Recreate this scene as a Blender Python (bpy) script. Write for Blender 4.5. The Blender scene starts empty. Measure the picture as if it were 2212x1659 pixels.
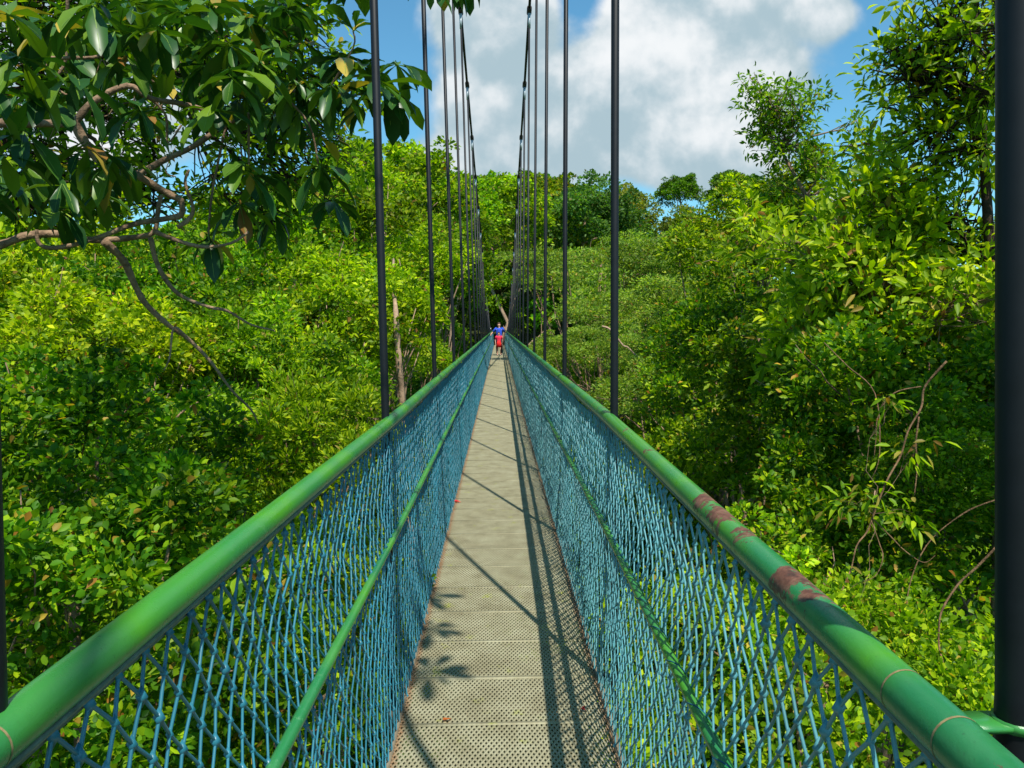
import bpy, bmesh, math, random
import numpy as np
from mathutils import Vector, Matrix, noise

# ------------------------------------------------------------------ camera
scene = bpy.context.scene
col = scene.collection
FPX, CX, CY = 1600.0, 1106.0, 829.5          # photo measured on a 2212 x 1659 grid
EYE = Vector((0.0, 0.0, 1.68))
psi, the, rho = math.radians(0.95), math.radians(4.55), math.radians(0.66)
F0 = Vector((math.sin(psi) * math.cos(the), math.cos(psi) * math.cos(the), -math.sin(the)))
R0 = Vector((math.cos(psi), -math.sin(psi), 0.0))
U0 = R0.cross(F0)
CR = R0 * math.cos(rho) - U0 * math.sin(rho)
CU = R0 * math.sin(rho) + U0 * math.cos(rho)
cam_data = bpy.data.cameras.new('camera')
cam = bpy.data.objects.new('camera', cam_data)
col.objects.link(cam)
M = Matrix((CR, CU, -F0)).transposed().to_4x4()
M.translation = EYE
cam.matrix_world = M
cam_data.sensor_width = 36.0
cam_data.lens = 36.0 * FPX / 2212.0
cam_data.clip_start = 0.05
cam_data.clip_end = 3000.0
scene.camera = cam

# ------------------------------------------------------------------ light
SUNV = Vector((0.21, -0.56, 1.0)).normalized()       # towards the sun
sun_el = math.asin(SUNV.z)
sun_az = math.atan2(SUNV.x, SUNV.y)
sd = bpy.data.lights.new('sun', 'SUN')
sd.energy = 5.0
sd.angle = math.radians(0.5)
sd.color = (1.0, 0.955, 0.86)
so = bpy.data.objects.new('sun', sd)
col.objects.link(so)
so.rotation_euler = SUNV.to_track_quat('Z', 'Y').to_euler()

scene.view_settings.view_transform = 'Standard'
scene.view_settings.look = 'None'
scene.view_settings.gamma = 1.0
scene.view_settings.exposure = 0.45

world = bpy.data.worlds.new('World')
scene.world = world
world.use_nodes = True
wt = world.node_tree
wt.nodes.clear()


class NT:
    """small helper for node trees"""
    def __init__(s, tree):
        s.t = tree

    def n(s, typ, **kw):
        nd = s.t.nodes.new(typ)
        for k, v in kw.items():
            setattr(nd, k, v)
        return nd

    def link(s, a, b):
        s.t.links.new(a, b)

    def m(s, op, a, b=None, c=None, clamp=False):
        nd = s.n('ShaderNodeMath', operation=op)
        nd.use_clamp = clamp
        for i, v in enumerate((a, b, c)):
            if v is None:
                continue
            if isinstance(v, (int, float)):
                nd.inputs[i].default_value = v
            else:
                s.link(v, nd.inputs[i])
        return nd.outputs[0]

    def mix(s, f, a, b, mode='MIX'):
        nd = s.n('ShaderNodeMix', data_type='RGBA', blend_type=mode)
        for idx, v in ((0, f), (6, a), (7, b)):
            if isinstance(v, (int, float)):
                nd.inputs[idx].default_value = v
            elif isinstance(v, tuple):
                nd.inputs[idx].default_value = (*v[:3], 1.0)
            else:
                s.link(v, nd.inputs[idx])
        return nd.outputs[2]

    def noise(s, vec, scale, detail=4.0, rough=0.5, dist=0.0):
        nd = s.n('ShaderNodeTexNoise')
        nd.inputs['Scale'].default_value = scale
        nd.inputs['Detail'].default_value = detail
        nd.inputs['Roughness'].default_value = rough
        nd.inputs['Distortion'].default_value = dist
        if vec is not None:
            s.link(vec, nd.inputs['Vector'])
        return nd

    def ramp(s, fac, stops):
        nd = s.n('ShaderNodeValToRGB')
        cr = nd.color_ramp
        while len(cr.elements) < len(stops):
            cr.elements.new(0.5)
        for e, (p, c) in zip(cr.elements, stops):
            e.position = p
            e.color = (*c, 1.0) if len(c) == 3 else c
        if fac is not None:
            s.link(fac, nd.inputs[0])
        return nd.outputs[0]

    def step(s, v, lo, hi):
        nd = s.n('ShaderNodeMapRange', interpolation_type='SMOOTHSTEP')
        s.link(v, nd.inputs[0])
        nd.inputs[1].default_value = lo
        nd.inputs[2].default_value = hi
        return nd.outputs[0]


def build_sky():
    h = NT(wt)
    tc = h.n('ShaderNodeTexCoord')
    sep = h.n('ShaderNodeSeparateXYZ')
    h.link(tc.outputs['Generated'], sep.inputs[0])
    x, y, z = sep.outputs
    sky = h.n('ShaderNodeTexSky', sky_type='NISHITA')
    sky.sun_disc = False
    sky.sun_elevation = sun_el
    sky.sun_rotation = sun_az
    sky.air_density = 1.0
    sky.dust_density = 0.4
    sky.ozone_density = 2.2
    # cumulus bank described by its bearing (u) and height (v) in the sky
    yy = h.m('MAXIMUM', y, 0.12)
    u = h.m('DIVIDE', x, yy)
    v = h.m('DIVIDE', z, yy)
    comb = h.n('ShaderNodeCombineXYZ')
    h.link(u, comb.inputs[0])
    h.link(v, comb.inputs[1])
    n1 = h.noise(comb.outputs[0], 6.5, 9.0, 0.53, 0.10)
    n2 = h.noise(comb.outputs[0], 2.3, 4.0, 0.5)
    nz = h.m('SUBTRACT', n1.outputs[0], 0.5)
    nz2 = h.m('SUBTRACT', n2.outputs[0], 0.5)
    # (u, v, half width, half height) of the banks
    blobs = [(-0.035, 0.43, 0.055, 0.07), (-0.01, 0.34, 0.075, 0.09), (0.03, 0.25, 0.12, 0.07), (0.05, 0.42, 0.05, 0.06), (0.17, 0.31, 0.10, 0.09), (0.22, 0.41, 0.08, 0.07), (0.31, 0.47, 0.09, 0.06),
             (0.28, 0.30, 0.12, 0.09), (0.22, 0.24, 0.16, 0.05), (0.39, 0.42, 0.06, 0.04), (0.44, 0.40, 0.035, 0.028), (0.35, 0.33, 0.06, 0.04), (-0.08, 0.21, 0.06, 0.03), (0.30, 0.19, 0.08, 0.02), (0.43, 0.15, 0.10, 0.03),
             (-0.55, 0.30, 0.16, 0.12), (-0.70, 0.40, 0.16, 0.14), (-1.1, 0.5, 0.3, 0.2), (1.1, 0.25, 0.25, 0.06), (0.2, 1.1, 0.4, 0.2)]
    tot = None
    for (bu, bv, ru, rv) in blobs:
        du = h.m('DIVIDE', h.m('SUBTRACT', u, bu), ru)
        dv = h.m('DIVIDE', h.m('SUBTRACT', v, bv), rv)
        d2 = h.m('ADD', h.m('MULTIPLY', du, du), h.m('MULTIPLY', dv, dv))
        g = h.m('EXPONENT', h.m('MULTIPLY', d2, -1.0))
        tot = g if tot is None else h.m('ADD', tot, g)
    # the blue notch in the top of the bank
    du = h.m('DIVIDE', h.m('SUBTRACT', u, 0.095), 0.035)
    dv = h.m('DIVIDE', h.m('SUBTRACT', v, 0.48), 0.10)
    d2 = h.m('ADD', h.m('MULTIPLY', du, du), h.m('MULTIPLY', dv, dv))
    tot = h.m('SUBTRACT', tot, h.m('MULTIPLY', h.m('EXPONENT', h.m('MULTIPLY', d2, -1.0)), 0.75))
    dens = h.m('ADD', tot, h.m('ADD', h.m('MULTIPLY', nz, 1.65), h.m('MULTIPLY', nz2, 0.6)))
    cov = h.step(dens, 0.28, 0.74)
    # grey-blue bellies, white tops: thicker cloud low in the bank is darker
    n3 = h.noise(comb.outputs[0], 4.6, 6.0, 0.46, 0.1)
    # underside of each billow: where the cloud just above is thicker
    off = h.n('ShaderNodeVectorMath', operation='ADD')
    h.link(comb.outputs[0], off.inputs[0])
    off.inputs[1].default_value = (-0.012, 0.035, 0)
    n1b = h.noise(off.outputs[0], 6.5, 9.0, 0.53, 0.10)
    under = h.m('MULTIPLY', h.m('SUBTRACT', n1b.outputs[0], n1.outputs[0]), 1.7)
    belly = h.m('ADD', h.m('MULTIPLY', n3.outputs[0], 1.2), h.m('ADD', under, h.m('MULTIPLY', v, -0.55)))
    bsel = h.step(belly, 0.08, 0.60)
    ccol = h.mix(bsel, (0.90, 0.93, 0.95), (0.42, 0.56, 0.63))
    skys = h.n('ShaderNodeVectorMath', operation='MULTIPLY')
    h.link(sky.outputs[0], skys.inputs[0])
    skys.inputs[1].default_value = (0.085 * 0.80, 0.085 * 1.42, 0.085 * 1.45)
    cl = h.n('ShaderNodeVectorMath', operation='SCALE')
    h.link(ccol, cl.inputs[0])
    cl.inputs['Scale'].default_value = 0.74
    fin = h.mix(cov, skys.outputs[0], cl.outputs[0])
    bg = h.n('ShaderNodeBackground')
    h.link(fin, bg.inputs[0])
    bg.inputs[1].default_value = 1.0
    out = h.n('ShaderNodeOutputWorld')
    h.link(bg.outputs[0], out.inputs[0])


build_sky()
world.cycles.sampling_method = 'MANUAL'
world.cycles.sample_map_resolution = 512


# ------------------------------------------------------------------ helpers
def at(px, py, d):
    """world point seen at photo position (px, py), d metres away"""
    v = CR * ((px - CX) / FPX) + CU * ((CY - py) / FPX) + F0
    return EYE + v.normalized() * d


def at_depth(px, py, dep):
    return EYE + (CR * ((px - CX) / FPX) + CU * ((CY - py) / FPX) + F0) * dep


def empty(name, loc, label=None, cat=None, group=None):
    o = bpy.data.objects.new(name, None)
    o.empty_display_size = 0.2
    col.objects.link(o)
    o.location = loc
    tag(o, label, cat, group)
    return o


def tag(o, label=None, cat=None, group=None, kind=None):
    if label:
        o['label'] = label
    if cat:
        o['category'] = cat
    if group:
        o['group'] = group
    if kind:
        o['kind'] = kind
    return o


def link(name, me, parent=None, loc=None):
    o = bpy.data.objects.new(name, me)
    col.objects.link(o)
    if parent is not None:
        o.parent = parent
    if loc is not None:
        o.location = loc
    return o


def np_mesh(name, verts, quads=None, tris=None, mats=(), smooth=False, tint=None, matidx=None):
    me = bpy.data.meshes.new(name)
    verts = np.asarray(verts, dtype=np.float32).reshape(-1, 3)
    parts, sizes = [], []
    if quads is not None and len(quads):
        q = np.asarray(quads, dtype=np.int32).reshape(-1, 4)
        parts.append(q.ravel())
        sizes.append(np.full(len(q), 4, dtype=np.int32))
    if tris is not None and len(tris):
        t = np.asarray(tris, dtype=np.int32).reshape(-1, 3)
        parts.append(t.ravel())
        sizes.append(np.full(len(t), 3, dtype=np.int32))
    loops = np.concatenate(parts)
    size = np.concatenate(sizes)
    start = np.concatenate(([0], np.cumsum(size)[:-1])).astype(np.int32)
    me.vertices.add(len(verts))
    me.vertices.foreach_set('co', verts.ravel())
    me.loops.add(len(loops))
    me.loops.foreach_set('vertex_index', loops)
    me.polygons.add(len(size))
    me.polygons.foreach_set('loop_start', start)
    me.polygons.foreach_set('loop_total', size)
    if smooth:
        me.polygons.foreach_set('use_smooth', np.ones(len(size), dtype=bool))
    if matidx is not None:
        me.polygons.foreach_set('material_index', np.asarray(matidx, dtype=np.int32))
    if tint is not None:
        a = me.color_attributes.new('tint', 'FLOAT_COLOR', 'POINT')
        c = np.ones((len(verts), 4), dtype=np.float32)
        c[:, :3] = tint
        a.data.foreach_set('color', c.ravel())
    for m in mats:
        me.materials.append(m)
    me.update(calc_edges=True)
    me.validate()
    return me


class MB:
    """collects shapes into one mesh"""
    def __init__(s):
        s.v, s.q, s.t, s.n = [], [], [], 0

    def add(s, v, q=(), t=()):
        v = np.asarray(v, dtype=float).reshape(-1, 3)
        if len(q):
            s.q.append(np.asarray(q, dtype=int) + s.n)
        if len(t):
            s.t.append(np.asarray(t, dtype=int) + s.n)
        s.v.append(v)
        s.n += len(v)

    def tube(s, pts, rad, seg=8, cap=True, squash=1.0):
        pts = [Vector(p) for p in pts]
        k = len(pts)
        if isinstance(rad, (int, float)):
            rad = [rad] * k
        vs = []
        ref = Vector((0, 0, 1))
        t0 = (pts[1] - pts[0]).normalized()
        if abs(t0.dot(ref)) > 0.9:
            ref = Vector((0, 1, 0))
        a = t0.cross(ref).normalized()
        for i, p in enumerate(pts):
            t = (pts[min(i + 1, k - 1)] - pts[max(i - 1, 0)])
            t = t.normalized() if t.length > 1e-9 else t0
            a = a - t * a.dot(t)
            a = a.normalized() if a.length > 1e-6 else t.orthogonal().normalized()
            b = t.cross(a)
            for j in range(seg):
                an = 2 * math.pi * j / seg
                vs.append(p + (a * math.cos(an) + b * math.sin(an) * squash) * rad[i])
        q = []
        for i in range(k - 1):
            for j in range(seg):
                j2 = (j + 1) % seg
                q.append((i * seg + j, i * seg + j2, (i + 1) * seg + j2, (i + 1) * seg + j))
        t = []
        if cap:
            vs.append(pts[0])
            vs.append(pts[-1])
            c0, c1 = k * seg, k * seg + 1
            for j in range(seg):
                j2 = (j + 1) % seg
                t.append((c0, j2, j))
                t.append((c1, (k - 1) * seg + j, (k - 1) * seg + j2))
        s.add([tuple(p) for p in vs], q, t)

    def box(s, c, size, rot=None):
        hx, hy, hz = [d / 2 for d in size]
        vs = [Vector((sx * hx, sy * hy, sz * hz)) for sx in (-1, 1) for sy in (-1, 1) for sz in (-1, 1)]
        if rot is not None:
            vs = [rot @ p for p in vs]
        c = Vector(c)
        q = [(0, 1, 3, 2), (4, 6, 7, 5), (0, 4, 5, 1), (2, 3, 7, 6), (0, 2, 6, 4), (1, 5, 7, 3)]
        s.add([tuple(p + c) for p in vs], q)

    def mesh(s, name, mats=(), smooth=False, tint=None):
        return np_mesh(name, np.concatenate(s.v), np.concatenate(s.q) if s.q else None,
                       np.concatenate(s.t) if s.t else None, mats, smooth, tint)

    def build(s, name, mats, parent=None, smooth=False):
        return link(name, s.mesh(name, mats, smooth), parent)


# ------------------------------------------------------------------ materials
def new_mat(name):
    m = bpy.data.materials.new(name)
    m.use_nodes = True
    m.node_tree.nodes.clear()
    h = NT(m.node_tree)
    out = h.n('ShaderNodeOutputMaterial')
    return m, h, out


def principled(h, color=None, rough=0.5, spec=0.5, metal=0.0):
    p = h.n('ShaderNodeBsdfPrincipled')
    if isinstance(color, tuple):
        p.inputs['Base Color'].default_value = (*color, 1)
    elif color is not None:
        h.link(color, p.inputs['Base Color'])
    if isinstance(rough, (int, float)):
        p.inputs['Roughness'].default_value = rough
    else:
        h.link(rough, p.inputs['Roughness'])
    p.inputs['Specular IOR Level'].default_value = spec
    p.inputs['Metallic'].default_value = metal
    return p


def leaf_material(name, rough=0.48, trans=0.48, spec=0.22):
    m, h, out = new_mat(name)
    at_ = h.n('ShaderNodeAttribute', attribute_name='tint')
    oi = h.n('ShaderNodeObjectInfo')
    c = h.mix(1.0, at_.outputs['Color'], oi.outputs['Color'], 'MULTIPLY')
    p = principled(h, c, rough, spec)
    tl = h.n('ShaderNodeBsdfTranslucent')
    tcol = h.mix(1.0, c, (1.35, 1.5, 0.25), 'MULTIPLY')
    h.link(tcol, tl.inputs[0])
    mx = h.n('ShaderNodeMixShader')
    mx.inputs[0].default_value = trans
    h.link(p.outputs[0], mx.inputs[1])
    h.link(tl.outputs[0], mx.inputs[2])
    h.link(mx.outputs[0], out.inputs[0])
    return m


def bark_material(name, c1, c2, scale=9.0):
    m, h, out = new_mat(name)
    tc = h.n('ShaderNodeTexCoord')
    n = h.noise(tc.outputs['Object'], scale, 6, 0.65)
    n2 = h.noise(tc.outputs['Object'], scale * 5, 4, 0.6)
    f = h.m('ADD', h.m('MULTIPLY', n.outputs[0], 0.7), h.m('MULTIPLY', n2.outputs[0], 0.3))
    c = h.ramp(f, [(0.35, c1), (0.62, c2)])
    p = principled(h, c, 0.85, 0.2)
    b = h.n('ShaderNodeBump')
    b.inputs['Strength'].default_value = 0.6
    b.inputs['Distance'].default_value = 0.02
    h.link(n2.outputs[0], b.inputs['Height'])
    h.link(b.outputs[0], p.inputs['Normal'])
    h.link(p.outputs[0], out.inputs[0])
    return m


def simple_material(name, c, rough=0.5, spec=0.5, metal=0.0, var=0.15, scale=20.0):
    m, h, out = new_mat(name)
    tc = h.n('ShaderNodeTexCoord')
    n = h.noise(tc.outputs['Object'], scale, 5, 0.6)
    cc = h.ramp(n.outputs[0], [(0.3, tuple(v * (1 - var) for v in c)), (0.7, tuple(min(1, v * (1 + var)) for v in c))])
    p = principled(h, cc, rough, spec, metal)
    h.link(p.outputs[0], out.inputs[0])
    return m


LEAF = leaf_material('leaf')
LEAF_GLOSSY = leaf_material('glossy_leaf', 0.36, 0.25, 0.32)
BARK = bark_material('bark', (0.10, 0.062, 0.038), (0.32, 0.21, 0.13))
BARK_PALE = bark_material('pale_bark', (0.20, 0.13, 0.085), (0.42, 0.29, 0.19), 5.0)
BARK_DARK = bark_material('dark_bark', (0.02, 0.014, 0.01), (0.07, 0.045, 0.028))


def rail_material():
    m, h, out = new_mat('green_rail_paint')
    geo = h.n('ShaderNodeNewGeometry')
    pos = geo.outputs['Position']
    nbig = h.noise(pos, 1.1, 3, 0.5)
    nmid = h.noise(pos, 7.0, 6, 0.6)
    nfine = h.noise(pos, 45.0, 6, 0.7)
    base = h.ramp(nbig.outputs[0], [(0.40, (0.018, 0.160, 0.050)), (0.50, (0.060, 0.260, 0.014)), (0.60, (0.020, 0.180, 0.052))])
    base = h.mix(h.m('MULTIPLY', h.step(nmid.outputs[0], 0.5, 0.72), 0.30), base, (0.07, 0.26, 0.09))
    # worn, rusted stretches of the right handrail
    sep = h.n('ShaderNodeSeparateXYZ')
    h.link(pos, sep.inputs[0])
    px, py, pz = sep.outputs
    right = h.step(px, 0.2, 0.3)
    tot = None
    for (yc, hw, k) in ((1.125, 0.045, 1.05), (1.045, 0.045, 0.80), (1.64, 0.06, 0.84), (1.50, 0.08, 0.86), (1.36, 0.05, 0.76), (2.30, 0.05, 0.55), (2.75, 0.03, 0.6), (3.5, 0.08, 0.5), (5.0, 0.1, 0.5)):
        d = h.m('DIVIDE', h.m('SUBTRACT', py, yc), hw)
        g = h.m('MULTIPLY', h.m('EXPONENT', h.m('MULTIPLY', h.m('MULTIPLY', d, d), -0.9)), k)
        tot = g if tot is None else h.m('MAXIMUM', tot, g)
    nn = h.noise(pos, 38.0, 8, 0.75)
    toph = h.m('MULTIPLY', h.m('SUBTRACT', pz, 1.265), 9.0)
    e = h.m('ADD', h.m('MULTIPLY', tot, 1.0), h.m('ADD', h.m('MULTIPLY', h.m('SUBTRACT', nn.outputs[0], 0.5), 3.2), toph))
    rust = h.m('MULTIPLY', h.step(e, 0.68, 0.84), right)
    spots = h.step(nfine.outputs[0], 0.74, 0.77)
    rust = h.m('MAXIMUM', rust, h.m('MULTIPLY', spots, 0.6))
    rcol = h.ramp(nfine.outputs[0], [(0.35, (0.045, 0.018, 0.011)), (0.5, (0.12, 0.045, 0.024)), (0.65, (0.20, 0.10, 0.06))])
    c = h.mix(rust, base, rcol)
    r = h.m('ADD', h.m('MULTIPLY', rust, 0.4), h.m('ADD', 0.20, h.m('MULTIPLY', nmid.outputs[0], 0.16)))
    grime = h.noise(pos, 130.0, 6, 0.75)
    streak = h.m('MULTIPLY', h.step(grime.outputs[0], 0.56, 0.70), h.step(nmid.outputs[0], 0.42, 0.62))
    c = h.mix(h.m('MULTIPLY', streak, 0.55), c, (0.020, 0.045, 0.018))
    scuff = h.m('MULTIPLY', h.step(nn.outputs[0], 0.60, 0.66), h.step(nbig.outputs[0], 0.45, 0.6))
    c = h.mix(h.m('MULTIPLY', scuff, 0.30), c, (0.16, 0.36, 0.17))
    r = h.m('ADD', r, h.m('MULTIPLY', streak, 0.3))
    p = principled(h, c, r, 0.5)
    b = h.n('ShaderNodeBump')
    b.inputs['Strength'].default_value = 0.4
    b.inputs['Distance'].default_value = 0.002
    h.link(nn.outputs[0], b.inputs['Height'])
    h.link(b.outputs[0], p.inputs['Normal'])
    h.link(p.outputs[0], out.inputs[0])
    return m


RAIL = rail_material()
SEAM = simple_material('rusted_seam', (0.22, 0.17, 0.08), 0.8, 0.2, var=0.4, scale=120)
BLACK = simple_material('black_sleeve', (0.006, 0.007, 0.009), 0.5, 0.30, var=0.25, scale=30)
STEEL = simple_material('galvanised_steel', (0.45, 0.47, 0.47), 0.45, 0.5, 0.5, var=0.2)
WIRE = simple_material('grey_wire', (0.17, 0.19, 0.14), 0.6, 0.4, 0.2, var=0.3, scale=60)
ROPE_L = simple_material('shaded_blue_rope', (0.018, 0.145, 0.20), 0.42, 0.7, var=0.3, scale=3.0)  # left net: same rope as the right, shaded tone put into the colour
ROPE_R = simple_material('sunlit_blue_rope', (0.075, 0.24, 0.265), 0.42, 0.7, var=0.3, scale=3.0)  # right net: same rope, paler sunlit tone put into the colour


def deck_material():
    m, h, out = new_mat('expanded_metal')
    geo = h.n('ShaderNodeNewGeometry')
    pos = geo.outputs['Position']
    n = h.noise(pos, 5.5, 9, 0.72)
    n2 = h.noise(pos, 60, 5, 0.7)
    sep = h.n('ShaderNodeSeparateXYZ')
    h.link(pos, sep.inputs[0])
    edge = h.m('ABSOLUTE', sep.outputs[0])
    c = h.ramp(n.outputs[0], [(0.32, (0.20, 0.18, 0.105)), (0.5, (0.285, 0.265, 0.165)), (0.68, (0.35, 0.335, 0.22))])
    c = h.mix(h.m('MULTIPLY', h.step(n2.outputs[0], 0.5, 0.75), 0.45), c, (0.17, 0.10, 0.055))
    n4 = h.noise(pos, 7.0, 4, 0.6)
    alg = h.m('MULTIPLY', h.step(n4.outputs[0], 0.60, 0.72), h.step(n2.outputs[0], 0.38, 0.6))
    c = h.mix(h.m('MULTIPLY', alg, 0.75), c, (0.30, 0.33, 0.03))
    e = h.m('ADD', edge, h.m('MULTIPLY', h.m('SUBTRACT', n2.outputs[0], 0.5), 0.08))
    c = h.mix(h.m('MULTIPLY', h.step(e, 0.405, 0.435), 0.6), c, (0.22, 0.085, 0.03))
    p = principled(h, c, 0.65, 0.35, 0.1)
    h.link(p.outputs[0], out.inputs[0])
    return m


DECK = deck_material()


def ground_material():
    m, h, out = new_mat('forest_floor')
    tc = h.n('ShaderNodeTexCoord')
    n = h.noise(tc.outputs['Object'], 0.7, 8, 0.65)
    c = h.ramp(n.outputs[0], [(0.3, (0.02, 0.016, 0.009)), (0.5, (0.03, 0.045, 0.012)), (0.7, (0.06, 0.04, 0.02))])
    p = principled(h, c, 0.95, 0.1)
    h.link(p.outputs[0], out.inputs[0])
    return m


GROUND = ground_material()


# ------------------------------------------------------------------ terrain
def sstep(a, b, x):
    t = np.clip((x - a) / (b - a), 0, 1)
    return t * t * (3 - 2 * t)


def ground_z(x, y):
    """valley under the bridge, hill beyond"""
    x = np.asarray(x, dtype=float)
    y = np.asarray(y, dtype=float)
    z = -13.0 + 25.0 * sstep(35, 125, y)
    z = z - 17.0 * sstep(9, 26, x) * sstep(55, 105, y)
    z = z + 4.0 * sstep(5, 40, -x) - 12.0 * sstep(12, 60, -x) * sstep(40, 100, y)
    z = z + 6.5 * sstep(-25, 30, -y) * 0.5
    z = z + 1.2 * np.sin(x * 0.11 + 1.3) * np.cos(y * 0.09) + 0.5 * np.sin(x * 0.31 + y * 0.27)
    return z


def terrain():
    nx, ny = 150, 150
    xs = np.concatenate((-np.geomspace(900, 60, 25), np.linspace(-56, 56, nx - 50), np.geomspace(60, 900, 25)))
    ys = np.concatenate((np.linspace(-120, -30, 20), np.linspace(-26, 150, ny - 45), np.geomspace(155, 1500, 25)))
    X, Y = np.meshgrid(xs, ys)
    Z = ground_z(X, Y)
    v = np.stack((X, Y, Z), -1).reshape(-1, 3)
    nyy, nxx = X.shape
    i = np.arange(nyy - 1)[:, None] * nxx + np.arange(nxx - 1)[None, :]
    q = np.stack((i, i + 1, i + nxx + 1, i + nxx), -1).reshape(-1, 4)
    o = link('ground', np_mesh('ground', v, q, None, (GROUND,), True))
    tag(o, kind='structure')


terrain()

# ------------------------------------------------------------------ bridge
Y_END = 62.0
RAIL_Z, MID_Z = 1.26, 0.76
HANG = [0.75 + 2.5 * n for n in range(-1, 24)]


def xs_(y):
    return -0.036 * max(0.0, min(1.5, (3.4 - y) / 2.7))


def rail_x(side, y):
    return side * 0.488 + xs_(y)


def mid_x(side, y):
    return side * 0.472 + xs_(y) * 0.5


def cable_z(y):
    t = y - 13.25
    return 1.68 + 5.41 - 0.186 * t + 0.5 * 0.0016 * t * t


def cable_x(side, y):
    return side * 0.592


bridge = empty('suspension_bridge', (0, 0, 0), 'narrow suspension footbridge with green handrails, blue rope netting and metal mesh deck', 'footbridge')


def build_deck():
    # expanded metal: two families of diagonal strands, panel laps, edge angles
    rng = random.Random(5)
    hw = 0.44
    v, q = [], []
    n = 0
    # strands
    pitch = 0.042
    sx = 2.0                     # dy per dx: flattened diamonds
    y0, y1 = -0.8, Y_END

    def bars(sign, w, zt, zb):
        ys = np.arange(y0 - 2.0, y1, pitch)
        A = np.stack((np.full_like(ys, -hw), ys), -1)
        B = np.stack((np.full_like(ys, hw), ys + 2 * hw * sx), -1)
        if sign < 0:
            A, B = np.stack((np.full_like(ys, -hw), ys + 2 * hw * sx), -1), np.stack((np.full_like(ys, hw), ys), -1)
        d = (B - A)
        d /= np.linalg.norm(d, axis=1)[:, None]
        nrm = np.stack((-d[:, 1], d[:, 0]), -1) * w / 2
        k = len(ys)
        V = np.zeros((k, 8, 3))
        for i, (P, s, z) in enumerate(((A, 1, zt), (A, -1, zt), (A, -1, zb), (A, 1, zb), (B, 1, zt), (B, -1, zt), (B, -1, zb), (B, 1, zb))):
            V[:, i, :2] = P + nrm * s
            V[:, i, 2] = z
        f = np.array([(0, 1, 5, 4), (1, 2, 6, 5), (2, 3, 7, 6), (3, 0, 4, 7)])
        Q = (np.arange(k)[:, None, None] * 8 + f[None])
        return V.reshape(-1, 3), Q.reshape(-1, 4)

    V1, Q1 = bars(1, 0.0088, 0.0, -0.0055)
    V2, Q2 = bars(-1, 0.0088, -0.0008, -0.0062)
    mb = MB()
    mb.add(V1, Q1)
    mb.add(V2, Q2)
    k = 0
    y = -0.7 + 0.1
    ylist = []
    yy = 3.01 - 0.41 * 9
    while yy < Y_END:
        ylist.append(yy)
        yy += 0.41
    for y in ylist:               # lapped ends of the sheets
        mb.box((0, y, 0.0006), (2 * hw, 0.022 + rng.random() * 0.006, 0.0026), Matrix.Rotation(rng.uniform(-.004, .004), 3, 'Z'))
    mb.build('deck', (DECK,), bridge)
    fr = MB()
    for s in (-1, 1):
        fr.box((s * (hw + 0.012), (y0 + y1) / 2, -0.022), (0.022, y1 - y0, 0.06))
    fr.build('deck_frame', (simple_material('frame_steel', (0.16, 0.13, 0.085), 0.7, 0.3, 0.2, 0.4, 9),), bridge)
    cb = MB()
    cb.box((0, 0, 0), (1.06, 0.05, 0.07))
    me = cb.mesh('cross_beam', (bpy.data.materials['frame_steel'],))
    for y in HANG:
        link('cross_beam', me, bridge, (0, y, -0.088))


def build_rails():
    for side in (-1, 1):
        ys = list(np.arange(-1.2, 6, 0.25)) + list(np.arange(6, Y_END, 1.0))
        mb = MB()
        mb.tube([(rail_x(side, y), y, RAIL_Z) for y in ys], 0.0268, 28)
        h = mb.build('handrail', (RAIL,), bridge, True)
        for y in ([0.62, 0.725] if side < 0 else [0.70, 0.80]) + [3.72, 6.1, 9.0, 12.2]:
            x = rail_x(side, y)
            sm = MB()
            sm.tube([(x, y - 0.0015, RAIL_Z), (x, y + 0.0015, RAIL_Z)], 0.0272, 28, False)
            link('joint_seam', sm.mesh('joint_seam', (SEAM,)), h)
        mb = MB()
        mb.tube([(mid_x(side, y), y, MID_Z) for y in ys], 0.0155, 16)
        mb.build('middle_rail', (RAIL,), bridge, True)
        mb = MB()
        mb.tube([(rail_x(side, y) + side * 0.012, y, RAIL_Z - 0.046 - 0.006 * abs(math.sin(y * 1.26))) for y in ys], 0.0055, 8)
        mb.build('support_wire', (WIRE,), bridge, True)


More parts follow.
